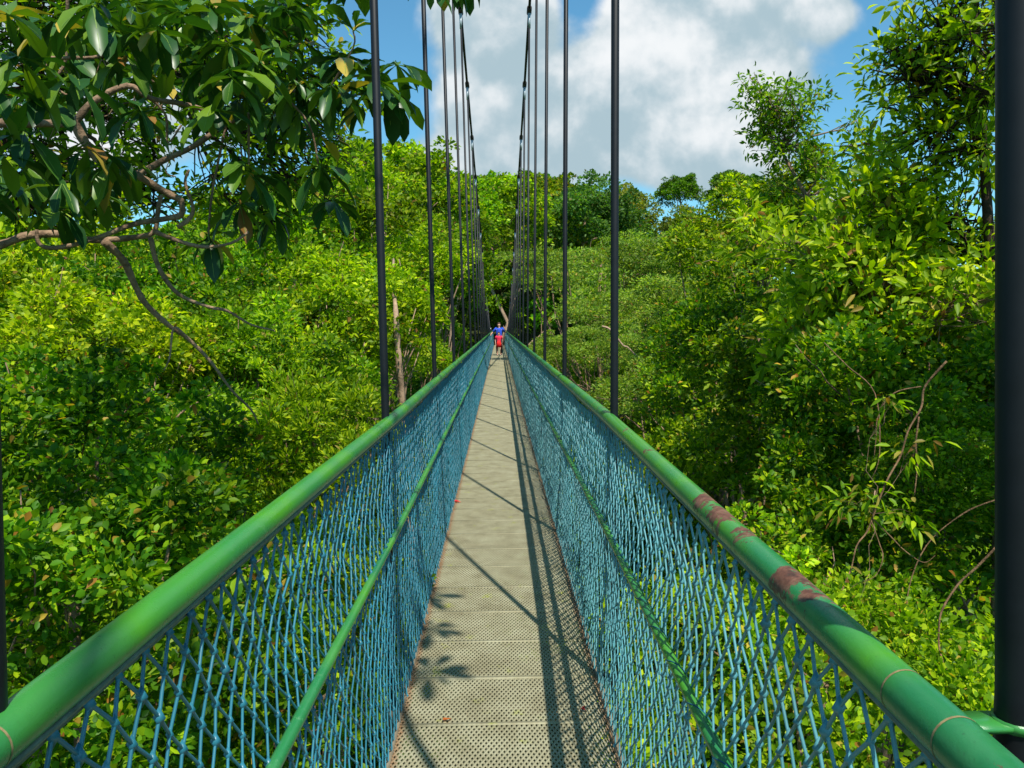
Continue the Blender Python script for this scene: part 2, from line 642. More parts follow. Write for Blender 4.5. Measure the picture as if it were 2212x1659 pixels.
def build_net(side):
    rng = np.random.default_rng(11 + side)
    dy, shear = 0.074, 0.0095
    rows = 22
    y0, y1 = -0.25, Y_END
    ncol = int((y1 - y0) / dy)
    P = np.zeros((rows + 1, ncol + 1, 3))
    jj = np.arange(ncol + 1)
    ztop, zbot = RAIL_Z - 0.045, 0.0
    for r in range(rows + 1):
        t = r / rows
        ya = y0 - 0.25 + (jj + 0.5 * (r % 2)) * dy + shear * r
        z = ztop + (zbot - ztop) * t
        # rope drapes between hangers, billows out of plane
        ph = (ya - 0.75) / 2.5 * 2 * np.pi
        sag = 0.010 * (1 - np.cos(ph)) * (1 - t) + 0.012 * np.sin(ya * 3.1 + r * .2) * np.sin(np.pi * t)
        xa = np.array([rail_x(side, y) for y in ya]) * (1 - t) + side * 0.446 * t
        tm = 0.40
        two = np.sin(np.pi * t / tm) if t < tm else 0.75 * np.sin(np.pi * (t - tm) / (1 - tm))
        bil = side * ((0.008 + 0.022 * two) * min(1.0, t * 5, (1 - t) * 5) * (0.35 + 0.65 * np.sin(ph * .5) ** 2) + 0.005 * np.sin(np.pi * t) * np.sin(ya * 5.3 + t * 5))
        P[r, :, 0] = xa + bil + rng.normal(0, 0.0022, ncol + 1)
        P[r, :, 1] = ya + rng.normal(0, 0.0016, ncol + 1)
        P[r, :, 2] = z - sag + rng.normal(0, 0.0014, ncol + 1)
    A, B = [], []
    for r in range(rows):
        for j in range(ncol):
            if r % 2 == 0:
                A.append((r, j)); B.append((r + 1, j))
                if j > 0:
                    A.append((r, j)); B.append((r + 1, j - 1))
            else:
                A.append((r, j)); B.append((r + 1, j))
                A.append((r, j)); B.append((r + 1, j + 1))
    A = np.array(A); B = np.array(B)
    a = P[A[:, 0], A[:, 1]]
    b = P[B[:, 0], np.minimum(B[:, 1], ncol)]
    d = b - a
    L = np.linalg.norm(d, axis=1)[:, None]
    d = d / L
    ref = np.array([1.0, 0, 0])
    u = np.cross(d, ref)
    u /= np.linalg.norm(u, axis=1)[:, None]
    w = np.cross(d, u)
    rad = 0.0031
    S = 5
    V = np.zeros((len(a), 2 * S, 3))
    for j in range(S):
        an = 2 * np.pi * j / S
        off = (u * np.cos(an) + w * np.sin(an)) * rad
        V[:, j] = a + off
        V[:, S + j] = b + off
    f = np.array([(j, (j + 1) % S, S + (j + 1) % S, S + j) for j in range(S)])
    Q = np.arange(len(a))[:, None, None] * (2 * S) + f[None]
    mb = MB()
    mb.add(V.reshape(-1, 3), Q.reshape(-1, 4))
    # knots
    K = P.reshape(-1, 3)
    K = K[(K[:, 1] < 26)]
    o = np.array([(.9, 0, 0), (-.9, 0, 0), (0, .9, 0), (0, -.9, 0), (0, 0, 1.6), (0, 0, -1.6)]) * 0.0095
    o2 = o[None] * rng.uniform(0.8, 1.25, (len(K), 1, 1))
    VK = K[:, None, :] + o2
    T = np.array([(0, 2, 4), (2, 1, 4), (1, 3, 4), (3, 0, 4), (2, 0, 5), (1, 2, 5), (3, 1, 5), (0, 3, 5)])
    TK = np.arange(len(K))[:, None, None] * 6 + T[None]
    mb.add(VK.reshape(-1, 3), (), TK.reshape(-1, 3))
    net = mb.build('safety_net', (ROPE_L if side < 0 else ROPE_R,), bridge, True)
    # lacing rope wound round the middle rail
    lc = MB()
    pts = []
    for i in range(int(20 / 0.012)):
        y = -0.2 + i * 0.012
        an = y * 2 * math.pi / 0.23
        pts.append((mid_x(side, y) + 0.0155 * math.cos(an), y, MID_Z + 0.0155 * math.sin(an)))
    if side > 0:
        lc.tube(pts, 0.0018, 5)
        lace = link('lacing_rope', lc.mesh('lacing_rope', (bpy.data.materials['lacing'],), True), net)
    # edge rope along the top
    er = MB()
    er.tube([(rail_x(side, y) - side * 0.006, y, RAIL_Z - 0.033) for y in list(np.arange(-0.3, 6, .2)) + list(np.arange(6, Y_END, 1))], 0.005, 6)
    link('edge_rope', er.mesh('edge_rope', (WIRE,), True), net)


def build_hangers():
    lean = {-1: -0.045, 0: -0.040, 1: 0.003, 2: 0.010, 3: 0.0146}
    for side in (-1, 1):
        for n, y in enumerate(HANG, start=-1):
            ct = cable_z(y)
            if ct < RAIL_Z + 0.05:
                ct = RAIL_Z + 0.05
            bx = side * 0.505
            zb = 1.29
            mb = MB()
            if n <= 0:
                bx = 0.546 if side > 0 else -0.5395
                tx = bx + side * lean[n] * 2.6
                pts = [(bx, y, -0.06), (bx, y, zb), (tx, y, zb + 2.6), (cable_x(side, y), y, ct)]
            else:
                k = lean.get(n, (0.592 - 0.505) / max(0.6, ct - zb) if n >= 5 else 0.016)
                tx = bx + side * k * (ct - zb)
                pts = [(bx, y, -0.06), (bx, y, zb), (tx, y, ct)]
            mb.tube(pts, 0.0175 if n > 0 else 0.0205, 14)
            hg = mb.build('hanger', (BLACK,), bridge, True)
            if n >= 0 and y < 20:
                br = MB()
                rx = rail_x(side, y)
                br.box(((rx + bx) / 2 + side * 0.004, y, RAIL_Z - 0.008), (abs(bx - rx) + 0.02, 0.036, 0.006))
                br.tube([(bx, y, RAIL_Z - 0.013), (bx, y, RAIL_Z - 0.003)], 0.0235, 14)
                link('rail_bracket', br.mesh('rail_bracket', (RAIL,)), hg)
            if n >= 4:
                cl = MB()
                cl.tube([(tx, y, ct - 0.05), (tx, y, ct - 0.30)], [0.026, 0.020], 8)
                link('hanger_socket', cl.mesh('hanger_socket', (STEEL,), True), hg)
    for side in (-1, 1):
        mb = MB()
        ys = list(np.arange(-10, 56, 1.25))
        mb.tube([(cable_x(side, y) if y > 12 else cable_x(side, y) - side * 0.0, y, cable_z(y)) for y in ys], 0.024, 12)
        cb = mb.build('main_cable', (BLACK,), bridge, True)
        for n, y in enumerate(HANG):
            if y < 10 or y > 53:
                continue
            c = MB()
            p = Vector((cable_x(side, y), y, cable_z(y)))
            d = Vector((0, 1, -0.17)).normalized()
            c.tube([p - d * 0.09, p + d * 0.09], 0.043, 10)
            link('cable_clamp', c.mesh('cable_clamp', (bpy.data.materials['clamp'],), True), cb)


simple_material('clamp', (0.05, 0.035, 0.03), 0.6, 0.4, 0.2)
simple_material('lacing', (0.01, 0.09, 0.15), 0.6, 0.3)
build_deck()
build_rails()
build_net(-1)
build_net(1)
build_hangers()

# ------------------------------------------------------------------ foliage
T_FINE = dict(   # pointed oval leaf folded along its midrib
    v=np.array([(0, 0, 0), (.28, .42, .05), (.62, .44, .06), (1, 0, -.06), (.62, -.44, .06), (.28, -.42, .05), (.28, 0, -.02), (.62, 0, -.03)]),
    q=np.array([(6, 7, 2, 1), (6, 5, 4, 7)]), t=np.array([(0, 6, 1), (0, 5, 6), (7, 3, 2), (7, 4, 3)]))
T_BIG = dict(    # broad obovate leaf, widest near the tip
    v=np.array([(0, 0, 0), (.30, .20, .05), (.62, .46, .07), (.86, .38, .0), (1, 0, -.10), (.86, -.38, .0), (.62, -.46, .07), (.30, -.20, .05),
                (.30, 0, .0), (.62, 0, .0), (.86, 0, -.05)]),
    q=np.array([(8, 9, 2, 1), (9, 10, 3, 2), (8, 7, 6, 9), (9, 6, 5, 10)]), t=np.array([(0, 8, 1), (0, 7, 8), (10, 4, 3), (10, 5, 4)]))
T_KITE = dict(v=np.array([(0, 0, 0), (.5, .5, .07), (1, 0, -.04), (.5, -.5, .07)]), q=np.zeros((0, 4), int), t=np.array([(0, 2, 1), (0, 3, 2)]))


def unit(a):
    return a / np.maximum(np.linalg.norm(a, axis=-1, keepdims=True), 1e-9)


def leaf_arrays(pos, ax, nr, length, width, T, rng, tint):
    """pos, ax (base->tip), nr (upper side): (N,3)"""
    ax = unit(ax)
    side = unit(np.cross(nr, ax))
    nr = np.cross(ax, side)
    tv = T['v']
    V = (pos[:, None, :] + ax[:, None, :] * (tv[None, :, 0, None] * length[:, None, None])
         + side[:, None, :] * (tv[None, :, 1, None] * width[:, None, None])
         + nr[:, None, :] * (tv[None, :, 2, None] * length[:, None, None]))
    # droop of the tip
    V[:, :, 2] -= (tv[None, :, 0] ** 2) * (length[:, None] * 0.18)
    k = len(tv)
    base = np.arange(len(pos))[:, None, None] * k
    Q = (base + T['q'][None]).reshape(-1, 4) if len(T['q']) else np.zeros((0, 4), int)
    Tt = (base + T['t'][None]).reshape(-1, 3)
    C = np.repeat(tint, k, axis=0)
    return V.reshape(-1, 3), Q, Tt, C


def palette(n, rng, pal, brown=0.01):
    """per-leaf pigment: mixes the dark, mid and young leaf colours"""
    dark, mid, young = [np.array(c) for c in pal]
    t = rng.beta(1.6, 1.6, n)[:, None]
    c = np.where(t < 0.5, dark + (mid - dark) * t * 2, mid + (young - mid) * (t - 0.5) * 2)
    b = rng.random(n) < brown
    c[b] = np.array((0.24, 0.12, 0.025)) * rng.uniform(0.6, 1.2, (b.sum(), 1))
    b = rng.random(n) < brown * 2.5          # yellowing and straw coloured leaves
    c[b] = np.array((0.40, 0.30, 0.05)) * rng.uniform(0.5, 1.2, (b.sum(), 1))
    return c


PAL_MID = ((0.026, 0.092, 0.004), (0.145, 0.275, 0.006), (0.44, 0.55, 0.010))
PAL_YEL = ((0.045, 0.125, 0.004), (0.220, 0.345, 0.006), (0.56, 0.62, 0.012))
PAL_DEEP = ((0.014, 0.072, 0.006), (0.065, 0.195, 0.006), (0.30, 0.46, 0.010))
PAL_BIG = ((0.012, 0.050, 0.012), (0.028, 0.098, 0.014), (0.15, 0.25, 0.012))
PAL_GREY = ((0.055, 0.130, 0.024), (0.180, 0.285, 0.038), (0.36, 0.44, 0.060))


def crown_points(rng, radii, n_clump, clump_r, per, shell=0.55, lobes=6, flat=1.0, hemi=-0.5):
    """clump centres over an uneven crown, leaves over each clump"""
    R = np.array(radii)
    nl = lobes * 2 + 3
    ld0 = unit(rng.normal(size=(nl * 4, 3)))
    ld0 = ld0[ld0[:, 2] > hemi * 0.8]
    keep = [ld0[0]]
    for q in ld0[1:]:
        if len(keep) < nl and min(np.linalg.norm(q - k) for k in keep) > 0.50:
            keep.append(q)
    lc = np.array(keep)
    lsz = rng.uniform(0.24, 0.40, len(lc))
    lc = lc * (rng.uniform(0.66, 0.98, len(lc)) - lsz * 0.75)[:, None]
    wts = lsz ** 2 / (lsz ** 2).sum()
    who = rng.choice(len(lc), n_clump, p=wts)
    d = unit(rng.normal(size=(n_clump, 3)) + unit(lc[who]) * 0.7 + np.array((0, 0, 0.35)))
    cc = (lc[who] + d * (lsz[who] * (shell + (1 - shell) * rng.random(n_clump) ** .5))[:, None]) * R
    out_ = rng.random(n_clump) < 0.16
    cc[out_] *= rng.uniform(1.06, 1.28, (out_.sum(), 1))
    cr = clump_r * rng.uniform(0.40, 1.25, len(cc)) * np.where(out_, 0.6, 1.0)
    ld = unit(rng.normal(size=(len(cc), per, 3)))
    ld[:, :, 2] = np.abs(ld[:, :, 2]) * np.where(rng.random((len(cc), per)) < 0.78, 1, -0.7)
    lr = rng.uniform(0.35, 1.0, (len(cc), per, 1)) ** 0.7
    P = cc[:, None, :] + ld * lr * cr[:, None, None] * np.array((1, 1, 0.72 * flat))
    out = unit(P / R[None, None, :] * 0.7 + ld)
    lt = rng.normal(0, 1, len(lc))
    ctone = (rng.normal(0, .7, (len(cc), 1)) + lt[who][:, None] * .8).repeat(per, 1)
    return cc, P.reshape(-1, 3), ld.reshape(-1, 3), out.reshape(-1, 3), ctone.ravel()


def crown_arrays(seed, radii, n_clump, clump_r, per, ll, lw, T=T_KITE, pal=PAL_MID, up=0.25, brown=0.012, shell=0.55, flat=1.0, hemi=-0.5, upright=False, lobes=6):
    rng = np.random.default_rng(seed)
    cc, P, ld, out, ctone = crown_points(rng, radii, n_clump, clump_r, per, shell, lobes, flat, hemi)
    n = len(P)
    ax = unit(ld * 1.0 + rng.normal(0, 0.45, (n, 3)) + np.array((0, 0, up)))
    nr = unit(out * 0.55 + np.array((0, 0, 0.75)) + rng.normal(0, 0.95, (n, 3)))
    if upright:
        nr = unit(rng.normal(0, 0.7, (n, 3)) + out * 0.8 + np.array((0, -0.25, 0.2)))
    length = ll * rng.uniform(0.65, 1.3, n)
    width = lw * rng.uniform(0.75, 1.2, n) * length / ll
    c = palette(n, rng, pal, brown)
    c = c * (1 + 0.20 * ctone[:, None]).clip(0.45, 1.55)
    return leaf_arrays(P, ax, nr, length, width, T, rng, c), cc


def crown_mesh(name, seed, mat=None, **kw):
    (V, Q, T, C), cc = crown_arrays(seed, **kw)
    return np_mesh(name, V, Q, T, (mat or LEAF,), False, C), cc


def wander(rng, a, b, n=5, amp=0.08):
    a, b = Vector(a), Vector(b)
    L = (b - a).length
    pts = []
    for i in range(n + 1):
        t = i / n
        o = Vector((rng.uniform(-1, 1), rng.uniform(-1, 1), rng.uniform(-.6, .6))) * L * amp * math.sin(math.pi * t)
        pts.append(a.lerp(b, t) + o)
    return pts


def trunk_mesh(name, seed, cc, height, r0, mat, nlimb=9, fork=0.55):
    """trunk rises from z=-height to the crown centre, limbs reach the clumps"""
    rng = random.Random(seed)
    mb = MB()
    base = Vector((rng.uniform(-.4, .4), rng.uniform(-.4, .4), -height))
    top = Vector((0, 0, 0.35 * max(c[2] for c in cc)))
    tp = wander(rng, base, top, 8, 0.035)
    mb.tube(tp, [r0 * (1 - 0.72 * i / 8) for i in range(9)], 9)
    idx = list(range(len(cc)))
    rng.shuffle(idx)
    for i in idx[:nlimb]:
        c = Vector(cc[i])
        k = rng.choice((5, 6, 7))
        s = tp[k]
        mid = s.lerp(c, 0.5) + Vector((0, 0, -0.1 * (c - s).length))
        p = wander(rng, s, mid, 3, 0.07)[:-1] + wander(rng, mid, c, 3, 0.07)
        rr = r0 * rng.uniform(0.22, 0.38)
        mb.tube(p, [rr * (1 - 0.8 * j / (len(p) - 1)) for j in range(len(p))], 6)
    for i in idx[nlimb:nlimb + 12]:          # bare twigs that show between the leaves
        c = Vector(cc[i])
        q = c * rng.uniform(1.05, 1.22) + Vector((0, 0, rng.uniform(0, .25)))
        p = wander(rng, c * 0.72, q, 4, .09)
        rr = r0 * rng.uniform(.06, .12)
        mb.tube(p, [rr, rr * .9, rr * .7, rr * .5, rr * .3], 5)
    return mb.mesh(name, (mat,), True)


# prototypes -------------------------------------------------------
PROTO = {}


def proto(key, seed, height, r0, bark, mat=None, nlimb=9, **kw):
    cm, cc = crown_mesh('crown', seed, mat, **kw)
    PROTO[key] = (cm, trunk_mesh('trunk', seed + 1, cc, height, r0, bark, nlimb), kw['radii'])


# near (3-8 m): 9 cm leaves; middle (8-25 m): 13 cm; far: leaf tufts
proto('near_a', 1, 17, .11, BARK, radii=(1.7, 1.7, 1.4), n_clump=190, clump_r=.30, per=120, ll=.062, lw=.034, T=T_FINE, pal=PAL_MID)
proto('near_b', 2, 17, .11, BARK, radii=(1.6, 1.6, 1.5), n_clump=190, clump_r=.30, per=115, ll=.068, lw=.037, T=T_FINE, pal=PAL_DEEP, brown=.012)
proto('spiky', 3, 17, .10, BARK, radii=(1.6, 1.6, 1.3), n_clump=170, clump_r=.28, per=60, ll=.11, lw=.034, T=T_FINE, pal=PAL_YEL, up=0.8, upright=True)
proto('mid_a', 4, 20, .17, BARK_PALE, radii=(3, 3, 2.4), n_clump=260, clump_r=.50, per=105, ll=.14, lw=.072, pal=PAL_YEL, nlimb=16)
proto('mid_b', 5, 20, .17, BARK, radii=(3, 3, 2.6), n_clump=240, clump_r=.52, per=105, ll=.145, lw=.075, pal=PAL_MID, nlimb=16)
proto('mid_c', 6, 20, .17, BARK, radii=(2.8, 2.8, 2.8), n_clump=240, clump_r=.48, per=105, ll=.14, lw=.062, pal=PAL_DEEP, nlimb=16)
proto('layer', 7, 20, .19, BARK, radii=(4.2, 4.2, 1.5), n_clump=260, clump_r=.62, per=95, ll=.13, lw=.05, pal=PAL_GREY, flat=.45, nlimb=22, shell=.35)
proto('far_a', 8, 19, .22, BARK_PALE, radii=(4, 4, 3.4), n_clump=190, clump_r=.78, per=75, ll=.26, lw=.17, pal=PAL_MID, nlimb=10, lobes=9)
proto('far_b', 9, 19, .22, BARK_PALE, radii=(4, 4, 3.6), n_clump=180, clump_r=.82, per=75, ll=.26, lw=.17, pal=PAL_GREY, nlimb=10, lobes=9)
proto('far_c', 10, 19, .22, BARK_PALE, radii=(3.6, 3.6, 3.8), n_clump=170, clump_r=.72, per=75, ll=.25, lw=.16, pal=PAL_YEL, nlimb=10, lobes=9)

GRN = (1, 1, 1)


def tree(kind, px, py, dist, size, label, tint=(1, 1, 1), cat='tree', name='tree', group=None, sq=1.0, rz=None):
    """crown centre stands at the given bearing and distance; size = crown radius in metres"""
    cm, tm, radii = PROTO[kind]
    c = at(px, py, dist)
    s = size / radii[0]
    root = empty(name, (c.x, c.y, c.z), label, cat, group)
    rz = random.Random(int(px * 7 + py)).uniform(0, 6.28) if rz is None else rz
    cr = link('crown', cm, root)
    cr.scale = (s, s, s * sq)
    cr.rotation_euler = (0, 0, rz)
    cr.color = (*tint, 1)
    tr = link('trunk', tm, root)
    tr.scale = (s, s, s)
    tr.rotation_euler = (0, 0, rz)
    return root


exec_list = [
    # left, near the bridge
    ('near_b', 70, 1150, 6.4, 1.55, 'dark leafy tree crown filling the lower left edge of the view', (1.25, 1.12, 1)),
    ('near_b', 170, 1480, 4.8, 1.35, 'dark green broad leaved crown directly below the near left handrail', (1.4, 1.25, 1)),
    ('near_a', 520, 1400, 5.6, 1.35, 'leafy bush crown seen through the left rope net', (1.0, 1.05, .9)),
    ('near_a', 430, 1060, 8.6, 1.6, 'bright rounded crown between the dark lower left crown and the left handrail', (1.05, 1.1, 1)),
    ('spiky', 680, 1000, 8.2, 1.2, 'yellow green crown of narrow upright leaves just beyond the left handrail', (.95, .98, 1)),
    ('mid_a', 110, 900, 12.0, 2.2, 'pale sunlit crown of small leaves at the far left above the dark crown', (1.05, .98, 1.1)),
    ('mid_b', 560, 860, 12.5, 2.0, 'shaded green crown under the drooping bare branch', (.85, .92, 1)),
    ('mid_a', 700, 770, 15, 2.4, 'bright yellow green crown left of the nearest left hanger', (1, 1.02, 1)),
    ('mid_c', 380, 740, 16, 2.4, 'darker green crown behind the hanging bare branches', (1.3, 1.15, 1)),
    ('mid_a', 130, 740, 19, 3.2, 'wide yellowish crown under the long dark limb at the left edge', (1.1, 1.0, 1.3)),
    ('mid_b', 640, 650, 22, 3.3, 'rounded mid green crown under the hanging leaf rosettes', (1, 1.05, 1)),
    ('mid_a', 830, 560, 27, 3.6, 'tall yellow green crown crossed by the nearest left hanger', (.95, 1, 1)),
    ('mid_b', 850, 780, 20, 1.7, 'low leafy crown around the pale bare trunk beyond the left handrail', (1, 1, 1)),
    ('far_c', 850, 468, 42, 4.2, 'tall domed crown rising highest on the left of the skyline', (.85, .9, 1)),
    ('far_a', 960, 478, 52, 4.2, 'dark topped crown on the skyline behind the second left hanger', (.85, .95, 1)),
    ('mid_b', 960, 620, 30, 2.9, 'green crown between the second and third left hangers', (1, 1.05, 1)),
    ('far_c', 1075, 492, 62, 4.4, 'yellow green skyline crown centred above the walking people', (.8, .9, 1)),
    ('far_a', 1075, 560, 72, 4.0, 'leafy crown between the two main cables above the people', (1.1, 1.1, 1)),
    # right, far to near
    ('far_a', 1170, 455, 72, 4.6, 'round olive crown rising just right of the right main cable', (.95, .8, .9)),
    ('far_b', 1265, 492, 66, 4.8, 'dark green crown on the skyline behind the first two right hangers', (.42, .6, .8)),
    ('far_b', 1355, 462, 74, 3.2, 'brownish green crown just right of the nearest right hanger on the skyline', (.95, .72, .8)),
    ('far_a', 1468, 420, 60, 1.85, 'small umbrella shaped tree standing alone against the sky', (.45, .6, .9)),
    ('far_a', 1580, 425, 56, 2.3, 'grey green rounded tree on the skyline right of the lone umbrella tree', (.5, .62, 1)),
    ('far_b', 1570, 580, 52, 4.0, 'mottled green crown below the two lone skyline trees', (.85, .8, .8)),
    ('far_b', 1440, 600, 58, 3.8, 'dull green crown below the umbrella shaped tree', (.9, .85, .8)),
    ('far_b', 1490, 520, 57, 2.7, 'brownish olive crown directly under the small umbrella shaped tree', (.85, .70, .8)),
    ('far_c', 1082, 610, 71, 3.4, 'sunlit crown closing the gap between the cables behind the people', (.8, .95, 1)),
    ('far_a', 1040, 690, 69, 3.0, 'low green crown behind the left cable above the far end of the deck', (1, 1, 1)),
    ('far_a', 1125, 695, 69, 3.0, 'low green crown behind the right cable above the far end of the deck', (.9, 1, 1)),
    ('layer', 1300, 590, 34, 5.0, 'flat layered pale green crown behind the nearest right hanger', (1, 1, 1)),
    ('layer', 1440, 700, 27, 4.4, 'wide feathery layered crown in the middle of the right slope', (1.05, 1.05, 1)),
    ('layer', 1540, 650, 31, 4.4, 'layered grey green crown below the skyline on the right', (1, .95, 1)),
    ('layer', 1290, 770, 24, 2.6, 'low layered crown just beyond the right handrail', (1, 1, .9)),
    ('layer', 1500, 860, 17, 2.6, 'open feathery crown above the worn right handrail', (.95, .95, .8)),
    ('mid_b', 1640, 560, 22, 3.0, 'olive green crown between the layered trees and the bright right shrub', (.95, .85, 1)),
    ('mid_c', 1640, 800, 14, 2.2, 'deep green crown in the middle of the right side', (1.4, 1.1, .8)),
    ('mid_b', 1690, 1010, 10.5, 1.9, 'shaded small leaved crown just outside the rusty handrail', (1.1, 1.0, 1)),
    ('near_b', 1960, 1000, 7.4, 1.5, 'dark crown behind the hanging brown vines', (1.35, 1.1, .8)),
    ('near_b', 1900, 1350, 6.7, 1.4, 'dim leafy crown below the vines at the lower right', (1.35, 1.1, .8)),
    ('near_a', 1780, 1560, 4.2, 1.1, 'bright leafy crown seen through the right rope net', (1.25, 1.2, 1)),
    ('near_a', 2150, 1080, 6.4, 1.0, 'light green leaves beside the black hanger at the right edge', (1, 1, 1)),
]
# unseen tree added beside the viewer so its crown shades the right slope
def shade_tree():
    cm, tm, radii = PROTO['mid_b']
    root = empty('tree', (4.9, 2.5, 5.3), 'unseen tree added right of the viewer to shade the right slope', 'tree')
    for nm, me, sc in (('crown', cm, (.5, .5, .45)), ('trunk', tm, (.6, .6, .9))):
        c = link(nm, me, root)
        c.scale = sc


shade_tree()
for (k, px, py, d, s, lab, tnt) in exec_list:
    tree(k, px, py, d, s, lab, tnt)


# a slim open tree, a tall airy one and the bright shrub on the right, leaf by leaf
def open_tree(name, label, base, blobs, leaf, pal, seed, r0, bark, tint=(1, 1, 1), T=T_FINE, upright=False, up=.3, cat='tree', twig=True, brown=.01):
    """blobs: (point, radius, leaf count)"""
    rng = np.random.default_rng(seed)
    rr = random.Random(seed)
    root = empty(name, base[0], label, cat)
    o = Vector(base[0])
    P, D, CC = [], [], []
    for (c, r, n) in blobs:
        c = np.array(c)
        # sprigs inside the blob
        ns = max(6, n // 14)
        sp = c + unit(rng.normal(size=(ns, 3))) * (rng.random((ns, 1)) ** .5) * r * np.array((1, 1, .8))
        CC.extend([tuple(s) for s in sp])
        per = n // ns
        d = unit(rng.normal(size=(ns, per, 3)) + np.array((0, 0, up)) + unit(sp - c)[:, None, :] * .5)
        P.append((sp[:, None, :] + d * rng.uniform(.1, 1, (ns, per, 1)) * leaf[0] * 1.6).reshape(-1, 3))
        D.append(d.reshape(-1, 3))
    P = np.concatenate(P)
    D = np.concatenate(D)
    n = len(P)
    nr = unit(np.array((0, -.1, .8)) + rng.normal(0, .5, (n, 3)))
    if upright:
        nr = unit(rng.normal(0, .6, (n, 3)) + np.array((0.1, -.6, .35)))
    L = leaf[0] * rng.uniform(.7, 1.3, n)
    W = leaf[1] * rng.uniform(.8, 1.2, n)
    V, Q, Tr, C = leaf_arrays(P, unit(D + rng.normal(0, .35, (n, 3))), nr, L, W, T, rng, palette(n, rng, pal, brown))
    V = V - np.array(tuple(o))
    cr = link('crown', np_mesh('crown', V, Q, Tr, (LEAF,), False, C), root)
    cr.color = (*tint, 1)
    mb = MB()
    tr = [Vector(p) - o for p in base]
    m = len(tr) - 1
    mb.tube(tr, [r0 * (1 - .6 * i / m) for i in range(m + 1)], 9)
    for (c, r, nn) in blobs:
        c = Vector(c) - o
        s = min(tr[1:], key=lambda q: (q - c).length + (0.6 if q.z > c.z else 0))
        p = wander(rr, s, c, 5, .09)
        mb.tube(p, [r0 * .42 * (1 - .75 * i / 5) for i in range(6)], 6)
        if twig:
            own = [Vector(q) - o for q in CC if (Vector(q) - o - c).length < r * 1.1]
            for q in own:
                st = p[rr.choice((3, 4, 5))]
                w = wander(rr, st, q, 3, .1)
                mb.tube(w, [r0 * .13, r0 * .10, r0 * .08, r0 * .04], 4, False)
    link('trunk', mb.mesh('trunk', (bark,), True), root)
    return root


def bl(lst, dist):
    return [(tuple(at(px, py, d)), r, n) for (px, py, d, r, n) in lst]


# slim open-crowned tree against the cloud
open_tree('slim_tree', 'slim tree with an open airy crown standing against the cloud', [at(1830, 900, 12.5), at(1800, 560, 12), at(1745, 430, 12), at(1690, 330, 12)],
          bl([(1660, 210, 12, .42, 520), (1730, 240, 12, .42, 560), (1640, 285, 12, .35, 330), (1700, 310, 12, .45, 460), (1770, 350, 12, .35, 330), (1690, 400, 12, .28, 150),
              (1620, 165, 12, .14, 40), (1810, 470, 12.4, .4, 330), (1850, 260, 12.4, .22, 90), (1900, 330, 12, .4, 300), (1940, 420, 12, .4, 300)], 12),
          (.095, .040), PAL_MID, 31, .05, BARK, (.75, .85, .8))
# tall airy tree at the right edge
open_tree('tall_tree', 'tall airy tree rising to the top of the view beside the right edge post', [at(2190, 1400, 8.5), at(2165, 900, 8.2), at(2140, 560, 8), at(2120, 250, 8), at(2100, -120, 8)],
          bl([(2030, 40, 8, .5, 384), (2120, -60, 8, .5, 347), (1960, 170, 7.8, .38, 260), (2080, 180, 8, .5, 384), (1930, 110, 8, .22, 93), (2000, 290, 8, .42, 322), (2110, 330, 8, .5, 396), (1950, 390, 8, .35, 198),
              (2060, 470, 8, .48, 384), (2140, 560, 8, .45, 322), (2000, 560, 8.3, .4, 260), (2100, 700, 8, .5, 347), (2140, 820, 7.6, .4, 260), (2180, 60, 7.6, .5, 248), (2060, 780, 8.6, .5, 322), (1900, 230, 8.4, .22, 86), (1880, 340, 8.6, .3, 136), (1860, 430, 8.8, .35, 186), (1930, 480, 8.4, .4, 260), (1820, 330, 9.2, .22, 68), (1790, 420, 9.4, .25, 99), (1990, 120, 8, .45, 260), (2130, 200, 7.6, .4, 260)], 8),
          (.105, .044), PAL_YEL, 32, .065, BARK_DARK, (1, 1, 1))
# bright sunlit shrub
open_tree('bright_shrub', 'brightest yellow green shrub with upright glossy leaves on the right', [at(1900, 1250, 8.2), at(1880, 900, 8), at(1870, 700, 7.8), at(1880, 560, 7.8)],
          bl([(1900, 440, 7.8, .34, 420), (1840, 520, 7.7, .38, 520), (1960, 520, 7.8, .36, 460), (1790, 610, 7.8, .36, 420), (1900, 610, 7.6, .42, 560), (1980, 640, 7.8, .36, 400), (1740, 690, 8, .34, 320),
              (1850, 720, 7.8, .42, 480), (1960, 750, 7.8, .4, 420), (2060, 690, 7.4, .34, 300), (2100, 640, 7.4, .3, 240), (1700, 560, 8.6, .4, 320), (1640, 500, 9.5, .45, 360), (1800, 850, 7.9, .4, 320), (1690, 780, 8.4, .4, 300)], 8),
          (.135, .050), PAL_YEL, 33, .045, BARK, (1.2, 1.15, 1), upright=True, up=.9, brown=.02)


